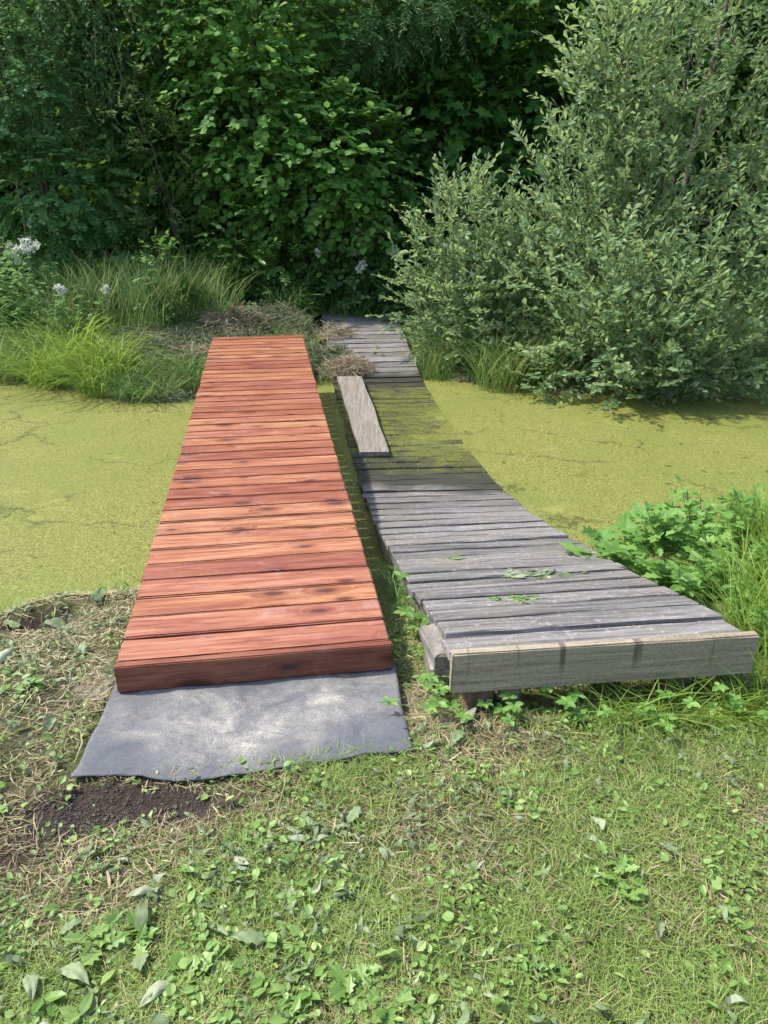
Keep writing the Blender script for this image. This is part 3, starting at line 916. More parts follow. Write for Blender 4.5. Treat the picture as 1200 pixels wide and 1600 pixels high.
# ------------------------------------------------------------------ trees behind
tree('hazel_tree', 'round leaved hazel with broad drooping crown behind the red footbridge', 'tree', (-1.3, 12.2, -.1),
     [((-1.6, 11.7, 2.3), (1.3, .9, 1.0), 4), ((-.75, 11.5, 1.75), (1.0, .8, .7), 3), ((-1.75, 11.8, 1.15), (1.0, .7, .7), 2.5), ((-2.0, 11.9, 3.4), (1.3, .9, .9), 3),
      ((-.35, 11.5, 1.15), (.75, .6, .5), 1.8), ((-1.4, 12.5, 4.3), (1.5, 1.0, .8), 1.0), ((-1.0, 11.8, .6), (.9, .6, .45), 1.5)],
     T_ROUND, 'hazel', 1850, 9, .098, 21, branches=5, single=240, twl=(.3, .6), spread=55, droop=.25, upb=.9, outb=.6, updir=0, r_trunk=.07)
tree('rowan_tree', 'dark feathery leaved rowan at the left edge behind the white flowers', 'tree', (-4.5, 11.6, -.1),
     [((-4.4, 11.2, 1.5), (1.1, .8, .8), 3), ((-4.9, 11.3, 2.7), (1.2, .9, .9), 3), ((-4.1, 11.5, .7), (1.0, .7, .5), 2), ((-5.2, 11.8, 4.0), (1.4, 1.0, .8), 1)],
     T_OVATE, 'rowan', 1300, 13, .075, 22, branches=4, single=160, twl=(.22, .3), spread=65, droop=.3, upb=.9, outb=.7, updir=0, r_trunk=.06, jit=.15)
tree('birch_tree', 'small leaved birch hanging into the upper left corner', 'tree', (-5.4, 12.4, 0),
     [((-4.6, 11.8, 3.4), (1.0, .8, 1.1), 3), ((-5.2, 12.2, 4.4), (1.6, 1.0, 1.0), 2), ((-3.7, 11.9, 3.8), (.8, .7, .7), 2)],
     T_OVATE, 'rowan', 900, 14, .06, 23, branches=3, single=60, twl=(.4, .8), spread=50, droop=.7, upb=.6, outb=.6, updir=-.3, r_trunk=.07, leafdroop=.5)
tree('sallow_sapling', 'slender sallow sapling with pale leaf clusters on bare leaning stems', 'tree', (-2.7, 11.4, -.1),
     [((-3.5, 11.0, 2.35), (.45, .3, .28), 2), ((-2.75, 10.95, 2.05), (.35, .3, .3), 1.6), ((-3.0, 10.9, 1.25), (.42, .3, .35), 2), ((-3.2, 11.0, 2.75), (.3, .25, .2), .8)],
     T_OBOV, 'sapling', 150, 11, .07, 24, trunk=np.array([-3.4, 11.05, 3.1]), branches=4, single=120, twl=(.16, .3), spread=45, droop=.1, upb=.8, outb=.4, updir=.4, r_trunk=.022, trunk_mat='twig')
tree('maple_tree', 'dark maple with jagged leaves in deep shade between hazel and willow', 'tree', (.9, 13.4, 0),
     [((.7, 12.8, 2.5), (1.3, .9, 1.0), 3), ((1.6, 12.7, 1.5), (1.1, .8, .8), 2.5), ((.3, 12.9, 1.0), (1.0, .7, .6), 2), ((1.3, 13.0, 3.6), (1.6, 1.0, 1.0), 3), ((1.0, 13.4, 4.7), (2.0, 1.2, .9), 1.2)],
     T_MAPLE, 'maple', 1300, 7, .13, 25, branches=4, single=130, twl=(.3, .6), spread=55, droop=.2, upb=.9, outb=.6, updir=0, r_trunk=.09)
tree('ash_tree', 'ash branch with long feathery leaves hanging in at the top centre', 'tree', (-.3, 14.2, 0),
     [((-.2, 12.2, 3.5), (.9, .6, .5), 3), ((.6, 12.1, 3.75), (.8, .6, .45), 2), ((-.4, 13.4, 4.5), (1.6, 1.0, .8), 1.2)],
     T_NARROW, 'rowan', 900, 15, .085, 26, branches=3, single=60, twl=(.26, .36), spread=62, droop=.45, upb=.9, outb=.6, updir=-.1, r_trunk=.09, jit=.15)
tree('alder_tree', 'dark broad tree behind the top of the large willow bush', 'tree', (4.2, 13.6, 0),
     [((2.8, 12.9, 2.6), (1.2, .9, 1.2), 3), ((4.4, 13, 3.2), (1.8, 1.2, 1.5), 3), ((3.5, 13.6, 4.8), (2.2, 1.2, 1.0), 2), ((2.6, 12.8, 1.0), (1.0, .7, .9), 2)],
     T_ROUND, 'maple', 1000, 8, .11, 27, branches=4, twl=(.3, .6), spread=55, droop=.2, upb=.9, outb=.6, updir=0, r_trunk=.09)
tree('lime_tree', 'shaded broad leaved tree between the rowan and the hazel', 'tree', (-3.2, 13.2, 0),
     [((-3.2, 12.6, 1.6), (1.3, .8, 1.1), 3), ((-3.3, 12.7, 3.3), (1.4, .9, 1.0), 3), ((-3.4, 13.2, 4.6), (2.0, 1.2, .9), 1.5), ((-2.6, 12.4, .5), (1.0, .6, .5), 1.6)],
     T_ROUND, 'maple', 1150, 8, .11, 28, branches=4, twl=(.3, .6), spread=55, droop=.2, upb=.9, outb=.6, updir=0, r_trunk=.09)
# shrubs under the trees
tree('ash_seedling', 'bright green feathery seedling shrub under the hazel', 'shrub', (-1.9, 10.9, -.15),
     [((-1.95, 10.8, 1.0), (.4, .3, .45), 2), ((-1.5, 10.8, .6), (.5, .35, .35), 2), ((-2.2, 10.8, .35), (.4, .3, .4), 2)],
     T_OVATE, 'hazel2', 150, 11, .085, 31, branches=3, single=120, twl=(.2, .34), spread=60, droop=.2, upb=1, outb=.5, updir=.3, r_trunk=.014, trunk_mat='greenstem', jit=.2)
tree('ash_seedling', 'tall feathery green seedling standing in the long grass left of the hay', 'shrub', (-2.75, 9.9, -.2),
     [((-2.75, 9.85, .55), (.28, .22, .35), 2), ((-2.6, 9.85, .15), (.3, .22, .25), 1.5)],
     T_OVATE, 'hazel2', 55, 11, .075, 32, branches=2, single=80, twl=(.18, .3), spread=62, droop=.2, upb=1, outb=.5, updir=.4, r_trunk=.011, trunk_mat='greenstem', jit=.2)
tree('elder_shrub', 'low leafy shrub in shade behind the far end of the bridges', 'shrub', (-.55, 11.3, -.1),
     [((-.6, 11.1, .55), (.5, .4, .4), 2), ((.05, 11.2, .55), (.55, .4, .45), 2), ((-.3, 11.0, .2), (.6, .35, .3), 1.6)],
     T_OVATE, 'meadow', 230, 9, .085, 33, branches=3, single=80, twl=(.18, .34), spread=55, droop=.2, updir=.35, r_trunk=.014)

# the wood behind, which reads as one dark mass
rg = rng(41)
n = 8500
c = np.stack([rg.uniform(-12, 12, n), rg.uniform(14.2, 18.5, n), rg.uniform(0, 1, n) ** 1.1 * 6.3], -1)
m = 5000
c = np.concatenate([c, np.stack([rg.uniform(-17, 17, m), rg.uniform(19, 23, m), rg.uniform(0, 1, m) * 9], -1)])
lf = np.concatenate([np.full(n, .27), np.full(m, .5)])
n = n + m
u = norm(np.stack([rg.normal(0, .5, n), -np.abs(rg.normal(.6, .4, n)), rg.normal(.1, .4, n)], -1))
pos, Mx, sc, tw = sprays(rg, c, u, rg.uniform(.4, .9, n) * lf / .27, 8, 1.0, 55, .2, .9, .6, .4, .25, out=u)
V, F = leaves_mesh(T_OVATE, pos, Mx, sc * lf.repeat(8))
tag(np_obj('woodland', V, F, M['wood_mass'], tint=np.clip(rg.beta(2, 2.4, len(pos)), 0, 1).repeat(7)), 'dark mass of woodland foliage filling the background', 'woodland', kind='stuff')
# trunks one can make out in the gaps
for i, (x, y, rr, lab) in enumerate([(-2.2, 13.9, .09, 'dim slanting tree trunk seen through leaves right of the hazel stem'),
                                     (.15, 13.9, .075, 'thin dim tree trunk standing in shade left of the maple'),
                                     (2.1, 14.0, .10, 'dim tree trunk in deep shade behind the smaller willow bush')]):
    o = empty('tree_trunk', (x, y, 0), 0, label=lab, cat='tree')
    limb(o, 'trunk', [(x, y, -.1), (x + .15, y, 2.2), (x + .1, y + .2, 5.5)], rr, rr * .6, 'bark', 9, seed=60 + i)

# ------------------------------------------------------------------ grasses
def blades(rg, root, n, spread, h, w, lean, bend, segs=4, up=None):
    """curved grass blades -> V,F(tri/quad strips as quads); root (n,3)"""
    a = rg.uniform(0, 2 * math.pi, n)
    out = np.stack([np.cos(a), np.sin(a), np.zeros(n)], -1)
    if up is not None: out = norm(out + up)
    hh = h * rg.uniform(.55, 1.1, n)
    ln = lean * rg.uniform(.2, 1.2, n); bd = bend * rg.uniform(.3, 1.3, n)
    t = np.linspace(0, 1, segs + 1)
    horiz = (ln[:, None] * t + bd[:, None] * t * t) * hh[:, None]
    vert = hh[:, None] * (t - .45 * np.clip(bd, 0, 2)[:, None] * t ** 3)
    P = root[:, None] + out[:, None] * horiz[..., None] + UP * vert[..., None]
    tw = rg.uniform(0, math.pi, n)
    sd_ = np.stack([-np.sin(a), np.cos(a), np.zeros(n)], -1)
    sd_ = norm(sd_ * np.cos(tw * .5)[:, None] + out * np.sin(tw * .5)[:, None])
    ww = (w * rg.uniform(.6, 1.2, n))[:, None] * np.array([.7] + [1.0] * (segs - 1) + [.12])[None] * (1 - .4 * t)
    A = P - sd_[:, None] * ww[..., None] * .5; B = P + sd_[:, None] * ww[..., None] * .5
    V = np.stack([A, B], 2).reshape(n, -1, 3)
    f = np.array([(2 * i, 2 * i + 1, 2 * i + 3, 2 * i + 2) for i in range(segs)])
    F = f[None] + (np.arange(n) * V.shape[1])[:, None, None]
    return V.reshape(-1, 3), F.reshape(-1, 4), 2 * (segs + 1)

def tuft(name, label, loc, n, rad, h, w, lean, bend, mat, seed, group=None, cat='grass', up=None, ry=None, zb=None, tb=(2, 2)):
    rg = rng(seed)
    a = rg.uniform(0, 2 * math.pi, n); q = np.sqrt(rg.random(n))
    x = loc[0] + np.cos(a) * q * rad; y = loc[1] + np.sin(a) * q * (ry or rad)
    z = np.maximum(terrain(x, y, True), WATER) - .01
    zc = zb if zb is not None else float(max(terrain(loc[0], loc[1]), WATER))
    V, F, k = blades(rg, np.stack([x, y, z], -1) - [loc[0], loc[1], zc], n, rad, h, w, lean, bend, up=up)
    o = np_obj(name, V, F, M[mat], loc=(loc[0], loc[1], zc), tint=np.clip(rg.beta(*tb, n), 0, 1).repeat(k))
    return tag(o, label, cat, group)

tuft('sedge_tuft', 'bright yellow green sedge tuft arching over the duckweed, left of two', (-3.62, 8.5), 520, .34, .78, .012, .42, 1.15, 'sedge', 71, 'sedge tufts at the far left bank', 'sedge', tb=(3, 2))
tuft('sedge_tuft', 'bright yellow green sedge tuft with a leafy stalk, right of two', (-3.0, 8.12), 420, .26, .68, .012, .38, 1.15, 'sedge', 72, 'sedge tufts at the far left bank', 'sedge', tb=(3, 2))
tuft('sedge_tuft', 'green sedge tuft at the left photo edge beside the yellow green tuft', (-4.3, 8.75), 460, .38, .66, .012, .4, .8, 'tallgrass', 73, 'sedge tufts at the far left bank', 'sedge')
tuft('sedge_tuft', 'low dark green tuft spilling onto the duckweed near the red footbridge', (-2.5, 7.85), 420, .34, .36, .010, .8, .9, 'tallgrass', 74, None, 'grass', ry=.22)
tuft('sedge_tuft', 'low green tuft against the left side of the red footbridge far end', (-2.0, 8.25), 260, .22, .34, .010, .7, .9, 'tallgrass', 75, None, 'grass', ry=.2)
for i, (x, y, h, n, lab) in enumerate([
        (-3.35, 10.0, 1.05, 420, 'tall soft green grass behind the yellow green sedge'),
        (-2.75, 9.75, 1.0, 450, 'tall green grass clump round the feathery seedling'),
        (-2.3, 10.1, .95, 380, 'tall green grass clump just left of the hay heap'),
        (-3.9, 10.2, 1.0, 380, 'tall green grass clump behind the white flowered plants'),
        (-1.3, 10.6, .6, 260, 'dark green grass growing behind the hay heap'),
        (-.5, 10.9, .6, 260, 'dark green grass in shade before the low leafy shrub'),
        (.1, 11.4, .6, 260, 'dark green grass behind the far end of the old footbridge'),
        (-3.0, 10.6, 1.1, 320, 'tall dark grass clump in shade under the sapling')]):
    tuft('tall_grass', lab, (x, y), n, .40, h * .95, .010, .18, .45, 'tallgrass', 80 + i, 'tall grass on the far bank', 'grass', tb=(2, 2.8))
tuft('reed_tuft', 'tall green reed tuft at the water edge beneath the willows', (1.32, 8.35), 380, .34, .72, .013, .28, .55, 'reed', 91, None, 'reeds', tb=(2.4, 2))
tuft('reed_tuft', 'thin reed tuft leaning right beside the little willow sprig', (1.72, 8.3), 70, .14, .85, .013, .3, .5, 'reed', 92, None, 'reeds', up=np.array([.8, -.2, 0]))
tuft('reed_tuft', 'small green reed tuft beside the right edge of the old footbridge', (.62, 8.75), 130, .2, .5, .011, .25, .5, 'reed', 93, None, 'reeds')
# near right bank
for i, (x, y, h, n, lab) in enumerate([
        (1.15, 3.85, .22, 260, 'thin brownish green grass fringe at the water edge by the old footbridge'),
        (1.55, 3.85, .30, 520, 'thin upright grass fringe between duckweed and the leafy weeds'),
        (2.0, 3.9, .34, 520, 'thin upright grass fringe at the right photo edge by the duckweed'),
        (1.62, 2.7, .36, 380, 'fresh green grass clump right of the old footbridge deck'),
        (1.85, 3.15, .42, 420, 'tall fresh green grass at the right photo edge among the weeds'),
        (1.47, 2.42, .36, 230, 'fresh long grass clump at the right end of the grey end board'),
        (1.42, 2.02, .26, 200, 'fresh long grass standing before the right end of the grey end board')]):
    tuft('long_grass', lab, (x, y), n + (160 if i > 2 else 0), .24, h, .0055, .22, .55, 'reed' if i < 3 else 'sedge', 100 + i, 'long grass on the near right bank', 'grass', tb=(2, 2.4))
tuft('long_grass', 'flattened pale green grass hanging out from under the grey end board', (.82, 2.02), 150, .20, .20, .0055, .7, .9, 'sedge', 111, 'long grass on the near right bank', 'grass', up=np.array([.2, -.7, 0]), ry=.06)
tuft('long_grass', 'long flattened grass under the right half of the grey end board', (1.08, 2.05), 130, .16, .20, .0055, .5, .9, 'sedge', 112, 'long grass on the near right bank', 'grass', up=np.array([.1, -.6, 0]), ry=.06)
tuft('long_grass', 'short fresh grass tuft at the left photo edge above the bare soil', (-1.25, 1.72), 170, .12, .16, .005, .5, .8, 'sedge', 113, None, 'grass')
tuft('long_grass', 'short green grass along the water edge left of the red footbridge', (-1.62, 3.12), 1100, .55, .12, .0045, .7, .8, 'sedge', 114, None, 'grass', ry=.2)
tuft('long_grass', 'green grass at the left photo edge leaning over the duckweed', (-1.8, 2.95), 160, .16, .22, .005, .7, .8, 'sedge', 115, None, 'grass', up=np.array([1.0, .2, 0]), ry=.1)
tuft('long_grass', 'shaded grass growing in the gap between the two footbridges', (.13, 3.35), 330, .13, .20, .006, .5, .8, 'tallgrass', 116, None, 'grass', ry=.55)

# low growth that carpets the far bank and the floor of the wood
rg = rng(95)
n = 42000
x = rg.uniform(-6, 6.5, n); y = rg.uniform(7.6, 13.5, n)
df = y - np.interp(x, SF_X, SF_Y)
ax = x - (OX0 + OSL * (y - OY0))
mow = blob(x, y, -2.4, 9.0, .9, .5)
k = (df > -.05) & ~((ax > -.06) & (ax < OLD_W + .04) & (y < 11.6)) & (rg.random(n) > mow * .7) & ~((x > -1.9) & (x < -.75) & (y < 8.4))
x, y = x[k], y[k]; mow = mow[k]
root = np.stack([x, y, terrain(x, y) - .01], -1)
V, F, kk = blades(rg, root, len(x), 0, (.30 - .2 * mow), .010, .6, .8, segs=3)
tag(np_obj('bank_grass', V, F, M['tallgrass'], tint=np.clip(rg.beta(2, 2.6, len(x)), 0, 1).repeat(kk)), 'green grass carpeting the far bank', 'grass', kind='stuff')
rg = rng(96)
n = 9000
x = rg.uniform(-6, 6.5, n); y = rg.uniform(10.2, 13.6, n)
k = rg.random(n) < sstep(.35, .6, fbm(x, y, 1.4, 6))
x, y = x[k], y[k]; n = len(x)
pos = np.stack([x, y, terrain(x, y) + rg.uniform(.05, .45, n)], -1)
th = rg.uniform(0, 6.28, n)
Mx = frame(np.stack([np.cos(th), np.sin(th), rg.normal(0, .3, n)], -1), UP + rg.normal(0, .4, (n, 3)) + [0, -.3, 0])
V, F = leaves_mesh(T_OVATE, pos, Mx, rg.uniform(.06, .14, n))
tag(np_obj('undergrowth', V, F, M['meadow'], tint=rg.beta(2, 2.4, n).repeat(7)), 'leafy undergrowth on the shaded floor below the trees', 'undergrowth', kind='stuff')

# ------------------------------------------------------------------ leafy plants
def leafy(name, label, loc, n_st, h, rad, T, mat, leaf, per, seed, cat='plant', group=None, spread=65, lean=.35, upb=1.0, flowers=0, single_all=True, fl_r=.05, droop=.15, stem_r=.004, leafdroop=.25):
    rg = rng(seed)
    z0 = float(max(terrain(loc[0], loc[1]), WATER))
    o = empty(name, (loc[0], loc[1], z0), 0, label=label, cat=cat, group=group)
    a = rg.uniform(0, 2 * math.pi, n_st); q = np.sqrt(rg.random(n_st)) * rad
    c = np.stack([loc[0] + np.cos(a) * q * .6, loc[1] + np.sin(a) * q * .6, np.full(n_st, z0)], -1)
    out = np.stack([np.cos(a), np.sin(a), np.zeros(n_st)], -1)
    d = norm(UP + out * lean * rg.uniform(.3, 1.2, n_st)[:, None] + rg.normal(0, .06, (n_st, 3)))
    L = h * rg.uniform(.65, 1.05, n_st)
    pos, Mx, sc, tw = sprays(rg, c, d, L, per, leaf, spread, droop * .3, upb, .15, .3, leafdroop, out=out)
    # leaves turn all round the stem
    n = len(pos)
    ang = rg.uniform(0, 2 * math.pi, n)
    ld = np.stack([np.cos(ang), np.sin(ang), rg.uniform(-.35, .55, n)], -1)
    Mx = frame(ld, UP * upb + rg.normal(0, .3, (n, 3)))
    foliage(o, T, M[mat], pos, Mx, sc, seed, min(n, 60 if single_all else 25), 'leaves') if n > 60 or not single_all else foliage(o, T, M[mat], pos, Mx, sc, seed, max(n - 2, 1), 'leaves')
    stems_ = []
    for i in range(n_st):
        V, F = tubes(tw[i:i + 1] - np.array(o.location), stem_r, stem_r * .5, 5)
        stems_.append(np_obj('stem', V, F, M['greenstem'], o))
    for i in range(min(flowers, n_st)):
        e = tw[i, 2]
        m = 420
        nod = rg.normal(0, 1, (9, 3)) * [fl_r * .6, fl_r * .6, fl_r * .75]
        p_ = e + nod[rg.integers(0, 9, m)] + rg.normal(0, fl_r * .22, (m, 3)) - [0, 0, fl_r * .2]
        Fx = frame(rg.normal(0, 1, (m, 3)), rg.normal(0, 1, (m, 3)))
        V, F = leaves_mesh(T_OVATE, p_ - np.array(o.location), Fx, rg.uniform(.018, .034, m))
        fo = np_obj('flower_cluster', V, F, M['petal'], stems_[i], tint=rg.random(m).repeat(7))
        fo['kind'] = 'stuff'
    return o

leafy('meadowsweet', 'leafy plant with several white flower plumes at the left photo edge', (-4.75, 9.45), 20, 1.4, .42, T_OVATE, 'meadow2', .13, 20, 201, group='white flowered plants on the far bank', flowers=4, fl_r=.085)
leafy('meadowsweet', 'leafy plant topped by one large white flower plume, second from left', (-4.25, 9.3), 18, 1.15, .38, T_OVATE, 'meadow2', .12, 18, 202, group='white flowered plants on the far bank', flowers=1, fl_r=.10)
leafy('meadowsweet', 'lower leafy plant with tiny pale flowers beside the yellow green sedge', (-3.65, 9.15), 14, .85, .34, T_OVATE, 'meadow2', .11, 15, 203, group='white flowered plants on the far bank', flowers=3, fl_r=.03)
leafy('meadowsweet', 'shaded plant with a small white plume left of the willow bush', (-.05, 10.9), 7, 1.15, .3, T_OVATE, 'meadow', .11, 12, 204, group='white flowered plants on the far bank', flowers=3, fl_r=.05)
leafy('meadowsweet', 'dark leafy plant with one small white tip under the hazel', (-1.15, 11.0), 6, 1.05, .25, T_OVATE, 'meadow', .11, 12, 205, group='white flowered plants on the far bank', flowers=1, fl_r=.035)
leafy('angelica', 'low green leafy plant at the left corner of the old bridge far end', (-1.15, 10.5), 8, .40, .22, T_LOBED, 'weed', .15, 6, 206)
leafy('angelica', 'broad leaved green plant growing from the hay heap', (-1.75, 9.7), 6, .45, .2, T_LOBED, 'meadow', .15, 6, 207)
leafy('butterbur', 'plant with big rounded yellow green leaves beside the old bridge far end', (-.05, 11.75), 7, .5, .3, T_ROUND, 'butter', .20, 3, 208, leafdroop=.1)
leafy('creeping_plant', 'green leafy plant sprawling over the right side of the old bridge far end', (.06, 10.7), 9, .34, .22, T_OVATE, 'weed', .10, 7, 209, lean=.9)
leafy('creeping_plant', 'bright green sprig on the right edge of the old footbridge planks', (.02, 9.35), 4, .2, .12, T_ROUND, 'butter', .07, 4, 210, lean=.8)
# right bank weeds
for i, (x, y, h, ns, lab) in enumerate([
        (1.17, 3.42, .40, 7, 'big lobed light green weed leaning over the old footbridge edge'),
        (1.62, 3.5, .48, 9, 'light green thistle like weed with pale bud, before the duckweed'),
        (1.42, 3.3, .42, 9, 'dense light green weed halfway along the near right edge of old footbridge'),
        (1.92, 3.5, .46, 8, 'light green leafy weed at the far right among grass'),
        (1.38, 3.5, .40, 8, 'light green weed between the leaning lobed weed and the thistle like one'),
        (1.75, 3.2, .44, 9, 'lobed light green weed at right behind the second row of weeds'),
        (1.28, 3.05, .36, 7, 'lobed weed pressed against the deck edge of the old footbridge'),
        (1.36, 2.75, .34, 8, 'leafy green weed close to the right side of the second planks'),
        (1.72, 2.85, .42, 8, 'leafy green weed at the right photo edge above the grey end board'),
        (1.48, 2.5, .32, 7, 'small leafy weed behind the right end of the grey end board'),
        (1.55, 3.0, .40, 8, 'leafy weed in the middle of the right bank patch')]):
    leafy('leafy_weed', lab, (x, y), ns + 2, h * .6, .2, T_LOBED if i < 7 else T_OVATE, 'weed', (.085 if i else .15) if i < 7 else .06, 15, 220 + i, group='leafy weeds on the near right bank', lean=.5)
# low plants before the end board, each shoot with five leaflets
def shoot5(loc, h, size, seed, label):
    rg = rng(seed)
    z0 = float(terrain(loc[0], loc[1]))
    o = empty('ground_elder', (loc[0], loc[1], z0), 0, label=label, cat='plant', group='small five leaved plants along the old footbridge end')
    for s_ in range(6):
        tip = np.array([rg.normal(0, .06), rg.normal(0, .045) - .01, h * rg.uniform(.5, 1.1)])
        V, F = tubes(np.array([[(0, 0, 0), tip * [.4, .4, .6], tip]]), .0018, .0012, 4)
        st_ = np_obj('stem', V, F, M['greenstem'], o)
        a0 = rg.uniform(0, 6.28)
        for j in range(5):
            a = a0 + (j - 2) * 1.0
            dd = np.array([[math.cos(a), math.sin(a), rg.uniform(-.1, .25)]])
            Mx = frame(dd, np.array([[rg.normal(0, .2), rg.normal(0, .2) - .2, 1.]]))
            V, F = leaves_mesh(T_OVATE, tip[None], Mx, np.array([size * rg.uniform(.8, 1.15)]))
            np_obj('leaf', V, F, M['weed'], st_, tint=np.full(7, rg.random()))
for i, (x, y, lab) in enumerate([(.40, 2.02, 'small green plant in front of the wooden support blocks'), (.62, 2.0, 'bright five leaved plant before the left half of the end board'),
                                 (.93, 1.98, 'bright five leaved plant below the middle of the end board'), (1.12, 2.06, 'leafy shoot rising beside the dark opening under the end board'),
                                 (1.22, 1.93, 'pale five leaved plant before the right end of the end board'), (1.36, 1.88, 'five leaved plant at the right photo edge before the long grass'),
                                 (.17, 2.02, 'small plant beside the stone blocks and the cloth'), (.20, 2.18, 'green shoots standing against the stone blocks'),
                                 (.13, 2.62, 'leafy shoot beside the red deck in the gap between footbridges'), (.15, 2.95, 'broad leaved shoot farther along the gap between footbridges')]):
    shoot5((x, y), .09 if i not in (3, 8, 9) else .14, .034 if i not in (8, 9) else .05, 240 + i, lab)

for i, (x, y, sz, lab) in enumerate([
        (-.60, 1.22, .085, 'low light green weed rosette below the bare soil'), (-.47, 1.36, .07, 'small weed rosette just under the bare soil patch'),
        (-.66, 1.07, .09, 'large weed rosette low in the left corner'), (-.40, 1.10, .08, 'weed rosette right of the left corner rosette'),
        (-.22, 1.06, .075, 'weed rosette at the lower photo edge left of centre'), (-.13, 1.36, .06, 'little weed rosette on dry thatch under the cloth middle'),
        (-.02, 1.08, .08, 'weed rosette at the lower photo edge near the centre'), (.38, 1.62, .06, 'weed rosette on the lawn below the support blocks'),
        (.62, 1.60, .065, 'weed rosette on the lawn below the end board middle'), (.55, 1.35, .06, 'weed rosette in the middle of the right lawn'),
        (.70, 1.12, .07, 'weed rosette in the lower right corner'), (.35, 1.15, .06, 'weed rosette at the lower photo edge right of centre'),
        (-1.12, 1.62, .08, 'weed rosette at the left photo edge beside the bare soil'), (-1.25, 2.2, .09, 'weed rosette left of the cloth on the straw bank')]):
    leafy('weed_rosette', lab, (x, y), 11, .035, .085, (T_LOBED, T_OVATE, T_OVATE)[i % 3], 'clover', sz * (.62 if i % 3 == 0 else .42), 5, 260 + i, group='weed rosettes on the mown bank', lean=1.2, stem_r=.0015)

# ------------------------------------------------------------------ hay
def heap(name, label, loc, rad, hgt, n, ln, mat, seed, cat='hay', w=.006, zfun=None):
    rg = rng(seed)
    a = rg.uniform(0, 2 * math.pi, n); q = np.sqrt(rg.random(n))
    x = np.cos(a) * q * rad[0]; y = np.sin(a) * q * rad[1]
    ztop = hgt * (1 - q ** 2) * (.15 + 1.5 * fbm(x, y, 4.5, seed) ** 1.3)
    wx, wy = x + loc[0], y + loc[1]
    z0 = zfun(wx, wy) if zfun else np.maximum(terrain(wx, wy), WATER)
    zb = float(np.min(z0))
    z = z0 + ztop * rg.uniform(.55, 1, n) + .004 - zb
    th = rg.uniform(0, 2 * math.pi, n)
    slope = rg.normal(.05, .42, n)
    d = norm(np.stack([np.cos(th), np.sin(th), slope], -1))
    L = ln * rg.uniform(.5, 1.2, n)
    p = np.stack([x, y, z], -1)
    bend = rg.normal(0, .28, (n, 3)) * [1, 1, .6]
    poly = np.stack([p - d * L[:, None] * .5, p + bend * L[:, None] * .5, p + d * L[:, None] * .5], 1)
    flo = (zfun(poly[..., 0] + loc[0], poly[..., 1] + loc[1]) if zfun else np.maximum(terrain(poly[..., 0] + loc[0], poly[..., 1] + loc[1]), WATER)) - zb + .003
    poly[..., 2] = np.maximum(poly[..., 2], flo)
    V, F = tubes(poly, w * .5, w * .3, 3)
    o = np_obj(name, V, F, M[mat], loc=(loc[0], loc[1], zb), tint=rg.random(n).repeat(9))
    return tag(o, label, cat)

def deck_z(x, y):
    return np.array([old_z(float(v)) for v in np.ravel(y)]).reshape(np.shape(y)) + 0 * x
heap('hay_heap', 'brownish heap of dry hay on the far bank behind the red footbridge', (-1.85, 9.75), (.42, .33), .30, 1700, .42, 'hay', 301)
heap('hay_heap', 'grassy top of the hay heap, half green, beside its brown part', (-1.35, 9.95), (.45, .33), .30, 1400, .42, 'greenhay', 302)
heap('hay_heap', 'small dry hay tuft on the bank beside the red bridge far end', (-2.15, 8.75), (.3, .25), .16, 900, .3, 'hay', 303)
heap('cut_grass', 'flattened cut grass carpet on the far bank left of the red footbridge', (-2.5, 9.1), (1.05, .65), .10, 4200, .38, 'greenhay', 304, 'cut grass')
heap('cut_grass', 'cut grass strewn between the far ends of the two footbridges', (-1.0, 9.0), (.26, .8), .12, 1800, .32, 'greenhay', 305, 'cut grass')
heap('hay_heap', 'brown hay bundle on the old planks just behind the loose board', (-.42, 8.72), (.24, .24), .10, 900, .28, 'hay', 306, zfun=lambda x, y: deck_z(x, y))
heap('hay_heap', 'thin scattered hay across the old planks near their far end', (-.66, 9.85), (.28, .25), .04, 260, .3, 'hay', 307, zfun=lambda x, y: deck_z(x, y))
heap('cut_grass', 'greenish cut grass clump lying over the left edge of the old planks', (-.62, 9.15), (.16, .2), .08, 350, .28, 'greenhay', 308, 'cut grass', zfun=lambda x, y: deck_z(x, y))
heap('cut_grass', 'pale wilted clippings at the water edge left of the red footbridge', (-2.2, 7.85), (.22, .18), .10, 300, .2, 'wilted', 309, 'cut grass')

# ------------------------------------------------------------------ lawn, straw and low weeds of the near bank
def scatter(rg, n, x0, x1, y0, y1):
    # denser towards the camera, where single blades show
    y = y0 + (y1 - y0) * rg.random(n) ** 1.35
    x = rg.uniform(x0, x1, n)
    return x, y

def free(x, y):
    """True where plants may grow: not under cloth, red deck or in the pond"""
    dx = x - (RL[0] + RR[0]) / 2; dy = y - (RL[1] + RR[1]) / 2
    al = dx * RED_AX[0] + dy * RED_AX[1]; ac = dx * RED_AX[1] - dy * RED_AX[0]
    under = (np.abs(ac) < RED_W / 2 + .0) & (al > -.02)
    cl_ = (y > 1.70 + .13 * (x + .9) + .03) & (y < 2.35) & (x > -.93) & (x < .085 - .13 * (y - 1.84))
    pond = y > np.interp(x, SN_X, SN_Y) - .02
    return ~(under | cl_ | pond)

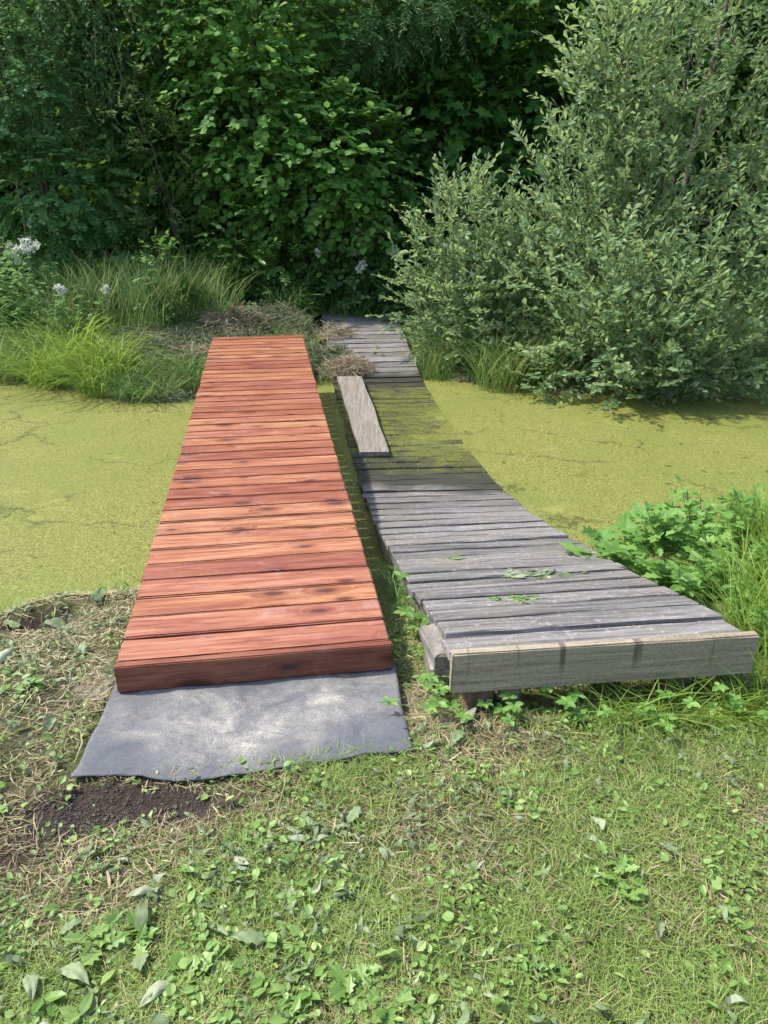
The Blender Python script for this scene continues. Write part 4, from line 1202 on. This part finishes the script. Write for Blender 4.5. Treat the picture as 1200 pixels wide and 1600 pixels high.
def green_amount(x, y):
    """how green and lush the mown bank is"""
    gdens = .40 + .45 * sstep(-.7, .6, x + .35 * (1.9 - y)) + 1.9 * (fbm(x, y, 3.3, 17) - .47) + .25 * sstep(1.5, 1.1, y)
    gdens = gdens - .9 * sand_mask(x, y) - .62 * blob(x, y, -1.2, 2.2, .42, .75) - .4 * blob(x, y, -.10, 1.5, .3, .18) - .3 * blob(x, y, .3, 1.85, .3, .12)
    return np.clip(gdens, .04, 1) * (1 - np.clip((soil_mask(x, y) + .6 * (fbm(x, y, 9, 55) - .5)) * 1.4, 0, .97))

rg = rng(401)
x, y = scatter(rg, 260000, -1.9, 2.1, .92, 4.4)
k = free(x, y) & (rg.random(len(x)) < green_amount(x, y))
x, y = x[k], y[k]
root = np.stack([x, y, terrain(x, y) - .004], -1)
V, F, kk = blades(rg, root, len(x), 0, .026 + .03 * fbm(x, y, 4, 88), .0028, 1.1, 1.0, segs=2)
tint = np.clip(.55 * rg.random(len(x)) + .6 * fbm(x, y, 5, 9) - .05, 0, 1)
tag(np_obj('lawn_grass', V, F, M['lawn'], tint=tint.repeat(kk)), 'short mown grass of the near bank', 'grass', kind='stuff')

rg = rng(402)
x, y = scatter(rg, 150000, -2.0, 2.1, .9, 3.8)
k = free(x, y) & (rg.random(len(x)) < 1.0 - .85 * green_amount(x, y) - 1.15 * np.clip(soil_mask(x, y) + .8 * (fbm(x, y, 9, 56) - .5), 0, 1))
x, y = x[k], y[k]; n = len(x)
th = rg.uniform(0, 2 * math.pi, n)
d = norm(np.stack([np.cos(th), np.sin(th), rg.normal(.05, .18, n)], -1))
L = rg.gamma(1.7, .016, n) + .012
p = np.stack([x, y, terrain(x, y) + rg.uniform(.002, .016, n)], -1)
poly = np.stack([p - d * L[:, None] * .5, p + rg.normal(0, .1, (n, 3)) * [1, 1, .3] * L[:, None], p + d * L[:, None] * .5], 1)
poly[..., 2] = np.maximum(poly[..., 2], terrain(poly[..., 0], poly[..., 1]) + .001)
sdv = norm(np.cross(d, UP + rg.normal(0, .5, (n, 3))))
wv = (rg.gamma(2, .00035, n) + .0004)[:, None, None] * np.array([.7, 1, .5])[None, :, None]
V = np.stack([poly - sdv[:, None] * wv, poly + sdv[:, None] * wv], 2).reshape(-1, 3)
F = (np.array([(0, 1, 3, 2), (2, 3, 5, 4)])[None] + (np.arange(n) * 6)[:, None, None]).reshape(-1, 4)
tint = np.clip(rg.random(n) * .8 + .35 * blob(x, y, -1.3, 2.5, .5, .7) + .25 * (fbm(x, y, 3, 61) - .4), 0, 1)
tag(np_obj('dry_clippings', V, F, M['straw'], tint=tint.repeat(6)), 'dry straw and clippings littering the mown bank', 'straw', kind='stuff')

rg = rng(403)
x, y = scatter(rg, 52000, -2.0, 2.1, .9, 4.2)
k = free(x, y) & (rg.random(len(x)) < green_amount(x, y) * sstep(.44, .60, fbm(x, y, 4.2, 44)) * 1.7 + .07)
x, y = x[k], y[k]; n = len(x)
pos = np.stack([x, y, terrain(x, y) + rg.uniform(.004, .030, n)], -1)
th = rg.uniform(0, 2 * math.pi, n)
Mx = frame(np.stack([np.cos(th), np.sin(th), rg.normal(0, .3, n)], -1), UP + rg.normal(0, .35, (n, 3)))
V, F = leaves_mesh(T_ROUND, pos, Mx, np.minimum(rg.gamma(3, .0036, n) + .005, .028), rg.uniform(.3, 1.0, n))
tag(np_obj('low_weeds', V, F, M['clover'], tint=np.clip(rg.beta(2, 2, n), 0, 1).repeat(9)), 'small clover and weed leaves growing through the mown grass', 'weeds', kind='stuff')

# shrivelled cut leaves that mat the ground on the left
rg = rng(404)
x, y = scatter(rg, 14000, -2.0, 1.4, .95, 3.4)
wz = 1.0 * blob(x, y, -1.2, 2.5, .35, .6) + .8 * blob(x, y, -.45, 1.3, .5, .25) + .9 * blob(x, y, -.2, 1.62, .3, .12) + .6 * blob(x, y, .25, 2.0, .15, .3) + .35 * blob(x, y, .7, 1.8, .5, .2) + .12
k = free(x, y) & (rg.random(len(x)) < wz * sstep(.35, .6, fbm(x, y, 6, 71)) * (1 - .8 * np.clip(soil_mask(x, y), 0, 1)))
x, y = x[k], y[k]; n = len(x)
pos = np.stack([x, y, terrain(x, y) + rg.uniform(.006, .028, n)], -1)
th = rg.uniform(0, 2 * math.pi, n)
Mx = frame(np.stack([np.cos(th), np.sin(th), rg.normal(0, .25, n)], -1), UP + rg.normal(0, .55, (n, 3)))
TW = []
for q in range(6):
    tt = q / 5; wq = .16 * math.sin(math.pi * (.12 + .8 * tt)); tq = 1.5 * tt - .5
    for sg_ in (-1, 1):
        TW.append((sg_ * wq * math.cos(tq) + .15 * math.sin(tt * 4), tt, sg_ * wq * math.sin(tq) + .07 * math.sin(tt * 7)))
TWF = []
for q in range(5):
    TWF += [(2 * q, 2 * q + 1, 2 * q + 3), (2 * q, 2 * q + 3, 2 * q + 2)]
V, F = leaves_mesh((np.array(TW), np.array(TWF)), pos, Mx, np.minimum(rg.gamma(2.2, .010, n) + .010, .055), rg.uniform(.35, 1.25, n))
tag(np_obj('wilted_clippings', V, F, M['wilted'], tint=rg.beta(1.6, 2, n).repeat(12)), 'shrivelled grey green clippings matted on the ground', 'clippings', kind='stuff')

# soil crumbs in front of the cloth
rg = rng(405)
n = 7000
x = rg.normal(-.68, .22, n); y = rg.normal(1.6, .10, n)
k = (soil_mask(x, y) > .45) & free(x, y); x, y = x[k], y[k]; n = len(x)
OCT = (np.array([(1, 0, 0), (-1, 0, 0), (0, 1, 0), (0, -1, 0), (0, 0, .8), (0, 0, -.8)], float),
       np.array([(0, 2, 4), (2, 1, 4), (1, 3, 4), (3, 0, 4), (2, 0, 5), (1, 2, 5), (3, 1, 5), (0, 3, 5)]))
pos = np.stack([x, y, terrain(x, y) + .002], -1)
V, F = leaves_mesh(OCT, pos, frame(rg.normal(0, 1, (n, 3)), rg.normal(0, 1, (n, 3))), rg.gamma(1.3, .0010, n) + .0008)
def plain(name, col, rough=.9):
    kk_ = NT(name)
    nz_ = kk_.noise(kk_.add('NewGeometry').outputs['Position'], 60, 4)
    kk_.l(kk_.ramp(nz_, [(.3, tuple(c * .6 for c in col)), (.7, tuple(c * 1.3 for c in col))]), kk_.p.inputs['Base Color'])
    kk_.p.inputs['Roughness'].default_value = rough
    return kk_.m
M['soil'] = plain('soil_crumb', (.09, .07, .057))
tag(np_obj('soil_crumbs', V, F, M['soil']), 'loose dark soil crumbs in front of the grey cloth', 'soil', kind='stuff')

# larger cut leaves, each one lying by itself
def curled_leaf(kind, seed):
    """a limp leaf as a curved, wrinkled sheet with a lobed or plain outline"""
    rg = rng(seed)
    nu, nv = 7, 15
    t = np.linspace(0, 1, nv); q = np.linspace(-1, 1, nu)
    wd = (.30 if kind else .22) * np.sin(np.pi * t ** .75) ** .8
    if kind: wd = wd * (.62 + .38 * np.abs(np.sin(t * 11 + rg.uniform(0, 3)))) * (1 + rg.normal(0, .06, nv))
    wd = np.maximum(wd, .012)
    Q, Tt = np.meshgrid(q, t)
    curl = rg.uniform(-1.2, 1.6); sweep = rg.uniform(-.35, .35); arch = rg.uniform(-.05, .28)
    x = Q * wd[:, None] * np.cos(np.abs(Q) * curl * .6) + sweep * Tt ** 2
    yv = Tt - .5 + .05 * np.abs(Q)
    z = wd[:, None] * (np.abs(Q) ** 1.3) * curl * .55 + arch * np.sin(np.pi * Tt) + .16 * (fbm(Q * .5 + seed, Tt * 2, 3.0, seed * .37) - .5) - .05 * (np.abs(Q) < .1)
    i = np.arange(nu * nv).reshape(nv, nu)
    f = np.stack([i[:-1, :-1], i[:-1, 1:], i[1:, 1:], i[1:, :-1]], -1).reshape(-1, 4)
    return np.stack([x, yv, z - z.min() * .5], -1).reshape(-1, 3), f
cut_variants = []
for i in range(8):
    v, f = curled_leaf(i % 2, 700 + i)
    cut_variants.append(np_mesh('cut_leaf', v, f, M['wilted'], smooth=True, tint=np.full(len(v), (.15, .55, .9, .35, .75, .45, 1.0, .6)[i])))
cut_specs = [(-.55, 1.26, .13, 'pale lobed cut leaf below the bare soil, ribs showing'), (-.42, 1.30, .10, 'dull green cut leaf below the bare soil patch'),
             (-.36, 1.42, .09, 'small cut leaf between bare soil and cloth edge'), (-.30, 1.20, .12, 'long pale cut leaf among the matted clippings'),
             (-.66, 1.12, .13, 'large pale lobed leaf near the lower left corner'), (-.60, 1.05, .12, 'pale crumpled leaf low in the left corner'),
             (-.48, 1.08, .12, 'broad green cut leaf with a straight midrib, lower left'), (-.71, 1.22, .08, 'small cut leaf at the left photo edge'),
             (-.10, 1.33, .09, 'grey green cut leaf left of the picture centre line'), (-.18, 1.27, .07, 'little crumpled leaf in the dry clippings'),
             (-.22, 1.50, .10, 'dull cut leaf just below the cloth'), (-.08, 1.58, .09, 'limp grey green leaf below the cloth right half'),
             (.0, 1.45, .06, 'small folded leaf on dry thatch'), (.62, 1.22, .08, 'pale curled leaf on the lawn in the lower right'),
             (.36, 1.55, .06, 'small pale leaf on thatch below the end board'), (.72, 1.45, .07, 'light green cut leaf on the lawn at right'),
             (-1.30, 2.62, .20, 'long pale wilted leaf on the bank left of the red footbridge'), (-1.18, 2.78, .15, 'whitish wilted leaf beside the red footbridge'),
             (-1.38, 2.36, .18, 'pale broad wilted leaf on the left bank'), (-1.52, 2.70, .15, 'grey green wilted leaf near the dark hollow'),
             (-1.12, 2.42, .10, 'small wilted leaf next to the pale sand'), (-1.05, 1.95, .12, 'narrow green cut leaf left of the cloth'),
             (.27, 1.97, .12, 'limp green leaf before the stone blocks'), (.22, 1.88, .10, 'pale crumpled leaf right of the cloth'),
             (.12, 1.93, .07, 'yellow green leaf at the cloth right edge'), (.62, 2.0, .11, 'blue green fallen leaf under the end board'),
             (-.68, 1.0, .11, 'pale ragged leaf lying over another in the lower left corner'), (-.53, 1.15, .11, 'pale leaf with a curled edge among the lower left rosettes'),
             (-.74, 1.09, .10, 'whitish leaf cut off by the left photo edge low down'), (-.38, 1.22, .09, 'limp pale leaf right of the lower left leaf pile'),
             (-.58, 1.33, .10, 'jagged pale leaf touching the lower rim of the bare soil'), (-.45, 1.0, .10, 'broad pale leaf at the lower photo edge left of centre'),
             (1.02, 1.93, .09, 'yellow green upright leaf before the end board'), (1.1, 1.95, .07, 'whitish cut leaf before the end board')]
rg = rng(406)
for i, (x, y, sz, lab) in enumerate(cut_specs):
    o = bpy.data.objects.new('cut_leaf', cut_variants[(i * 3) % 8]); link(o)
    o.location = (x, y, float(terrain(x, y)) + .018)
    sz *= .66; o.scale = (sz, sz, sz)
    o.rotation_euler = (rg.normal(0, .2), rg.normal(0, .2), rg.uniform(0, 6.28))
    tag(o, lab, 'leaf', 'cut leaves on the near bank')

# clippings on the old deck
def deck_litter(name, label, cx, cy, rad, n, seed, mat, T, size):
    rg = rng(seed)
    a = rg.uniform(0, 6.28, n); q = rg.random(n) ** .7
    x = cx + np.cos(a) * q * rad[0]; y = cy + np.sin(a) * q * rad[1]
    z = deck_z(x, y) + .008 + rg.uniform(0, .014, n)
    z0 = float(z.min())
    th = rg.normal(0, .7, n)
    Mx = frame(np.stack([np.cos(th), np.sin(th), rg.normal(0, .15, n)], -1), UP + rg.normal(0, .3, (n, 3)))
    V, F = leaves_mesh(T, np.stack([x - cx, y - cy, z - z0], -1), Mx, size * rg.uniform(.5, 1.3, n))
    tag(np_obj(name, V, F, M[mat], loc=(cx, cy, z0), tint=rg.random(n).repeat(len(T[0]))), label, 'clippings')
deck_litter('clippings', 'grey green wilted clippings scattered across the middle of the old planks', .68, 3.0, (.19, .07), 130, 501, 'wilted', T_OBOV, .055)
deck_litter('clippings', 'small bright green sprig and clippings on the old planks near their front', .50, 2.62, (.11, .04), 34, 502, 'weed', T_NARROW, .05)
deck_litter('clippings', 'thin green blade lying across the old planks left of middle', .33, 3.35, (.05, .03), 4, 503, 'wilted', T_NARROW, .10)

# duckweed clinging to the sunken boards
rg = rng(407)
n = 30000
t = rg.uniform(5.0, 8.5, n); a = rg.random(n)
cx = OX0 + OSL * (t - OY0) + perp[0] * OLD_W * a; cy = t + perp[1] * OLD_W * a
zz = np.interp(t, np.linspace(4.9, 8.7, 60), [old_z(v) for v in np.linspace(4.9, 8.7, 60)]) - R(1.1) * (a - .5) * OLD_W * sstep(3.6, 5.2, t) * (1 - sstep(7.6, 8.6, t)) + .004
dens = sstep(-.44, -.472, zz + .02 * (fbm(cx, cy, 4, 3) - .5)) * sstep(.28, .5, fbm(cx, cy, 3.5, 12))
k = rg.random(n) < dens
cx, cy, zz = cx[k], cy[k], zz[k]; n = len(cx)
th = rg.uniform(0, 6.28, n)
Mx = frame(np.stack([np.cos(th), np.sin(th), rg.normal(0, .2, n)], -1), UP + rg.normal(0, .25, (n, 3)))
HEXA = (np.array([(math.cos(q), math.sin(q), 0) for q in np.arange(5) * 1.2566]), np.array([(0, 1, 2), (0, 2, 3), (0, 3, 4)]))
V, F = leaves_mesh(HEXA, np.stack([cx, cy, zz + .004], -1), Mx, rg.uniform(.002, .0045, n))
M['frond'] = leaf_material('duckweed_frond', [(0, (.12, .14, .025)), (.6, (.21, .22, .045)), (1, (.34, .32, .09))], trans=.1)
tag(np_obj('duckweed_flecks', V, F, M['frond'], tint=rg.random(n).repeat(5)), 'duckweed flecks stuck to the sunken planks', 'duckweed', kind='stuff')

rg = rng(408)
n = 2600
x = np.concatenate([rg.normal(-2.6, 1.0, n // 2), rg.normal(2.6, 1.3, n // 2)]); y = rg.uniform(3.5, 8.8, n)
cl_n = sstep(.45, .68, fbm(x, y, 1.8, 33))
k = (rg.random(n) < cl_n + .08) & (y > np.interp(x, SN_X, SN_Y) + .05) & (y < np.interp(x, SF_X, SF_Y) - .05)
x, y = x[k], y[k]; n = len(x)
th = rg.normal(0, .8, n)
Mx = frame(np.stack([np.cos(th), np.sin(th), rg.normal(0, .05, n)], -1), UP + rg.normal(0, .15, (n, 3)))
V, F = leaves_mesh(T_NARROW, np.stack([x, y, np.full(n, WATER + .008)], -1), Mx, rg.gamma(2, .010, n) + .010, rg.uniform(.2, .8, n))
M['debris'] = plain('pond_debris', (.05, .048, .018))
tag(np_obj('pond_debris', V, F, M['debris']), 'dark bits of leaf and stalk floating on the duckweed', 'debris', kind='stuff')
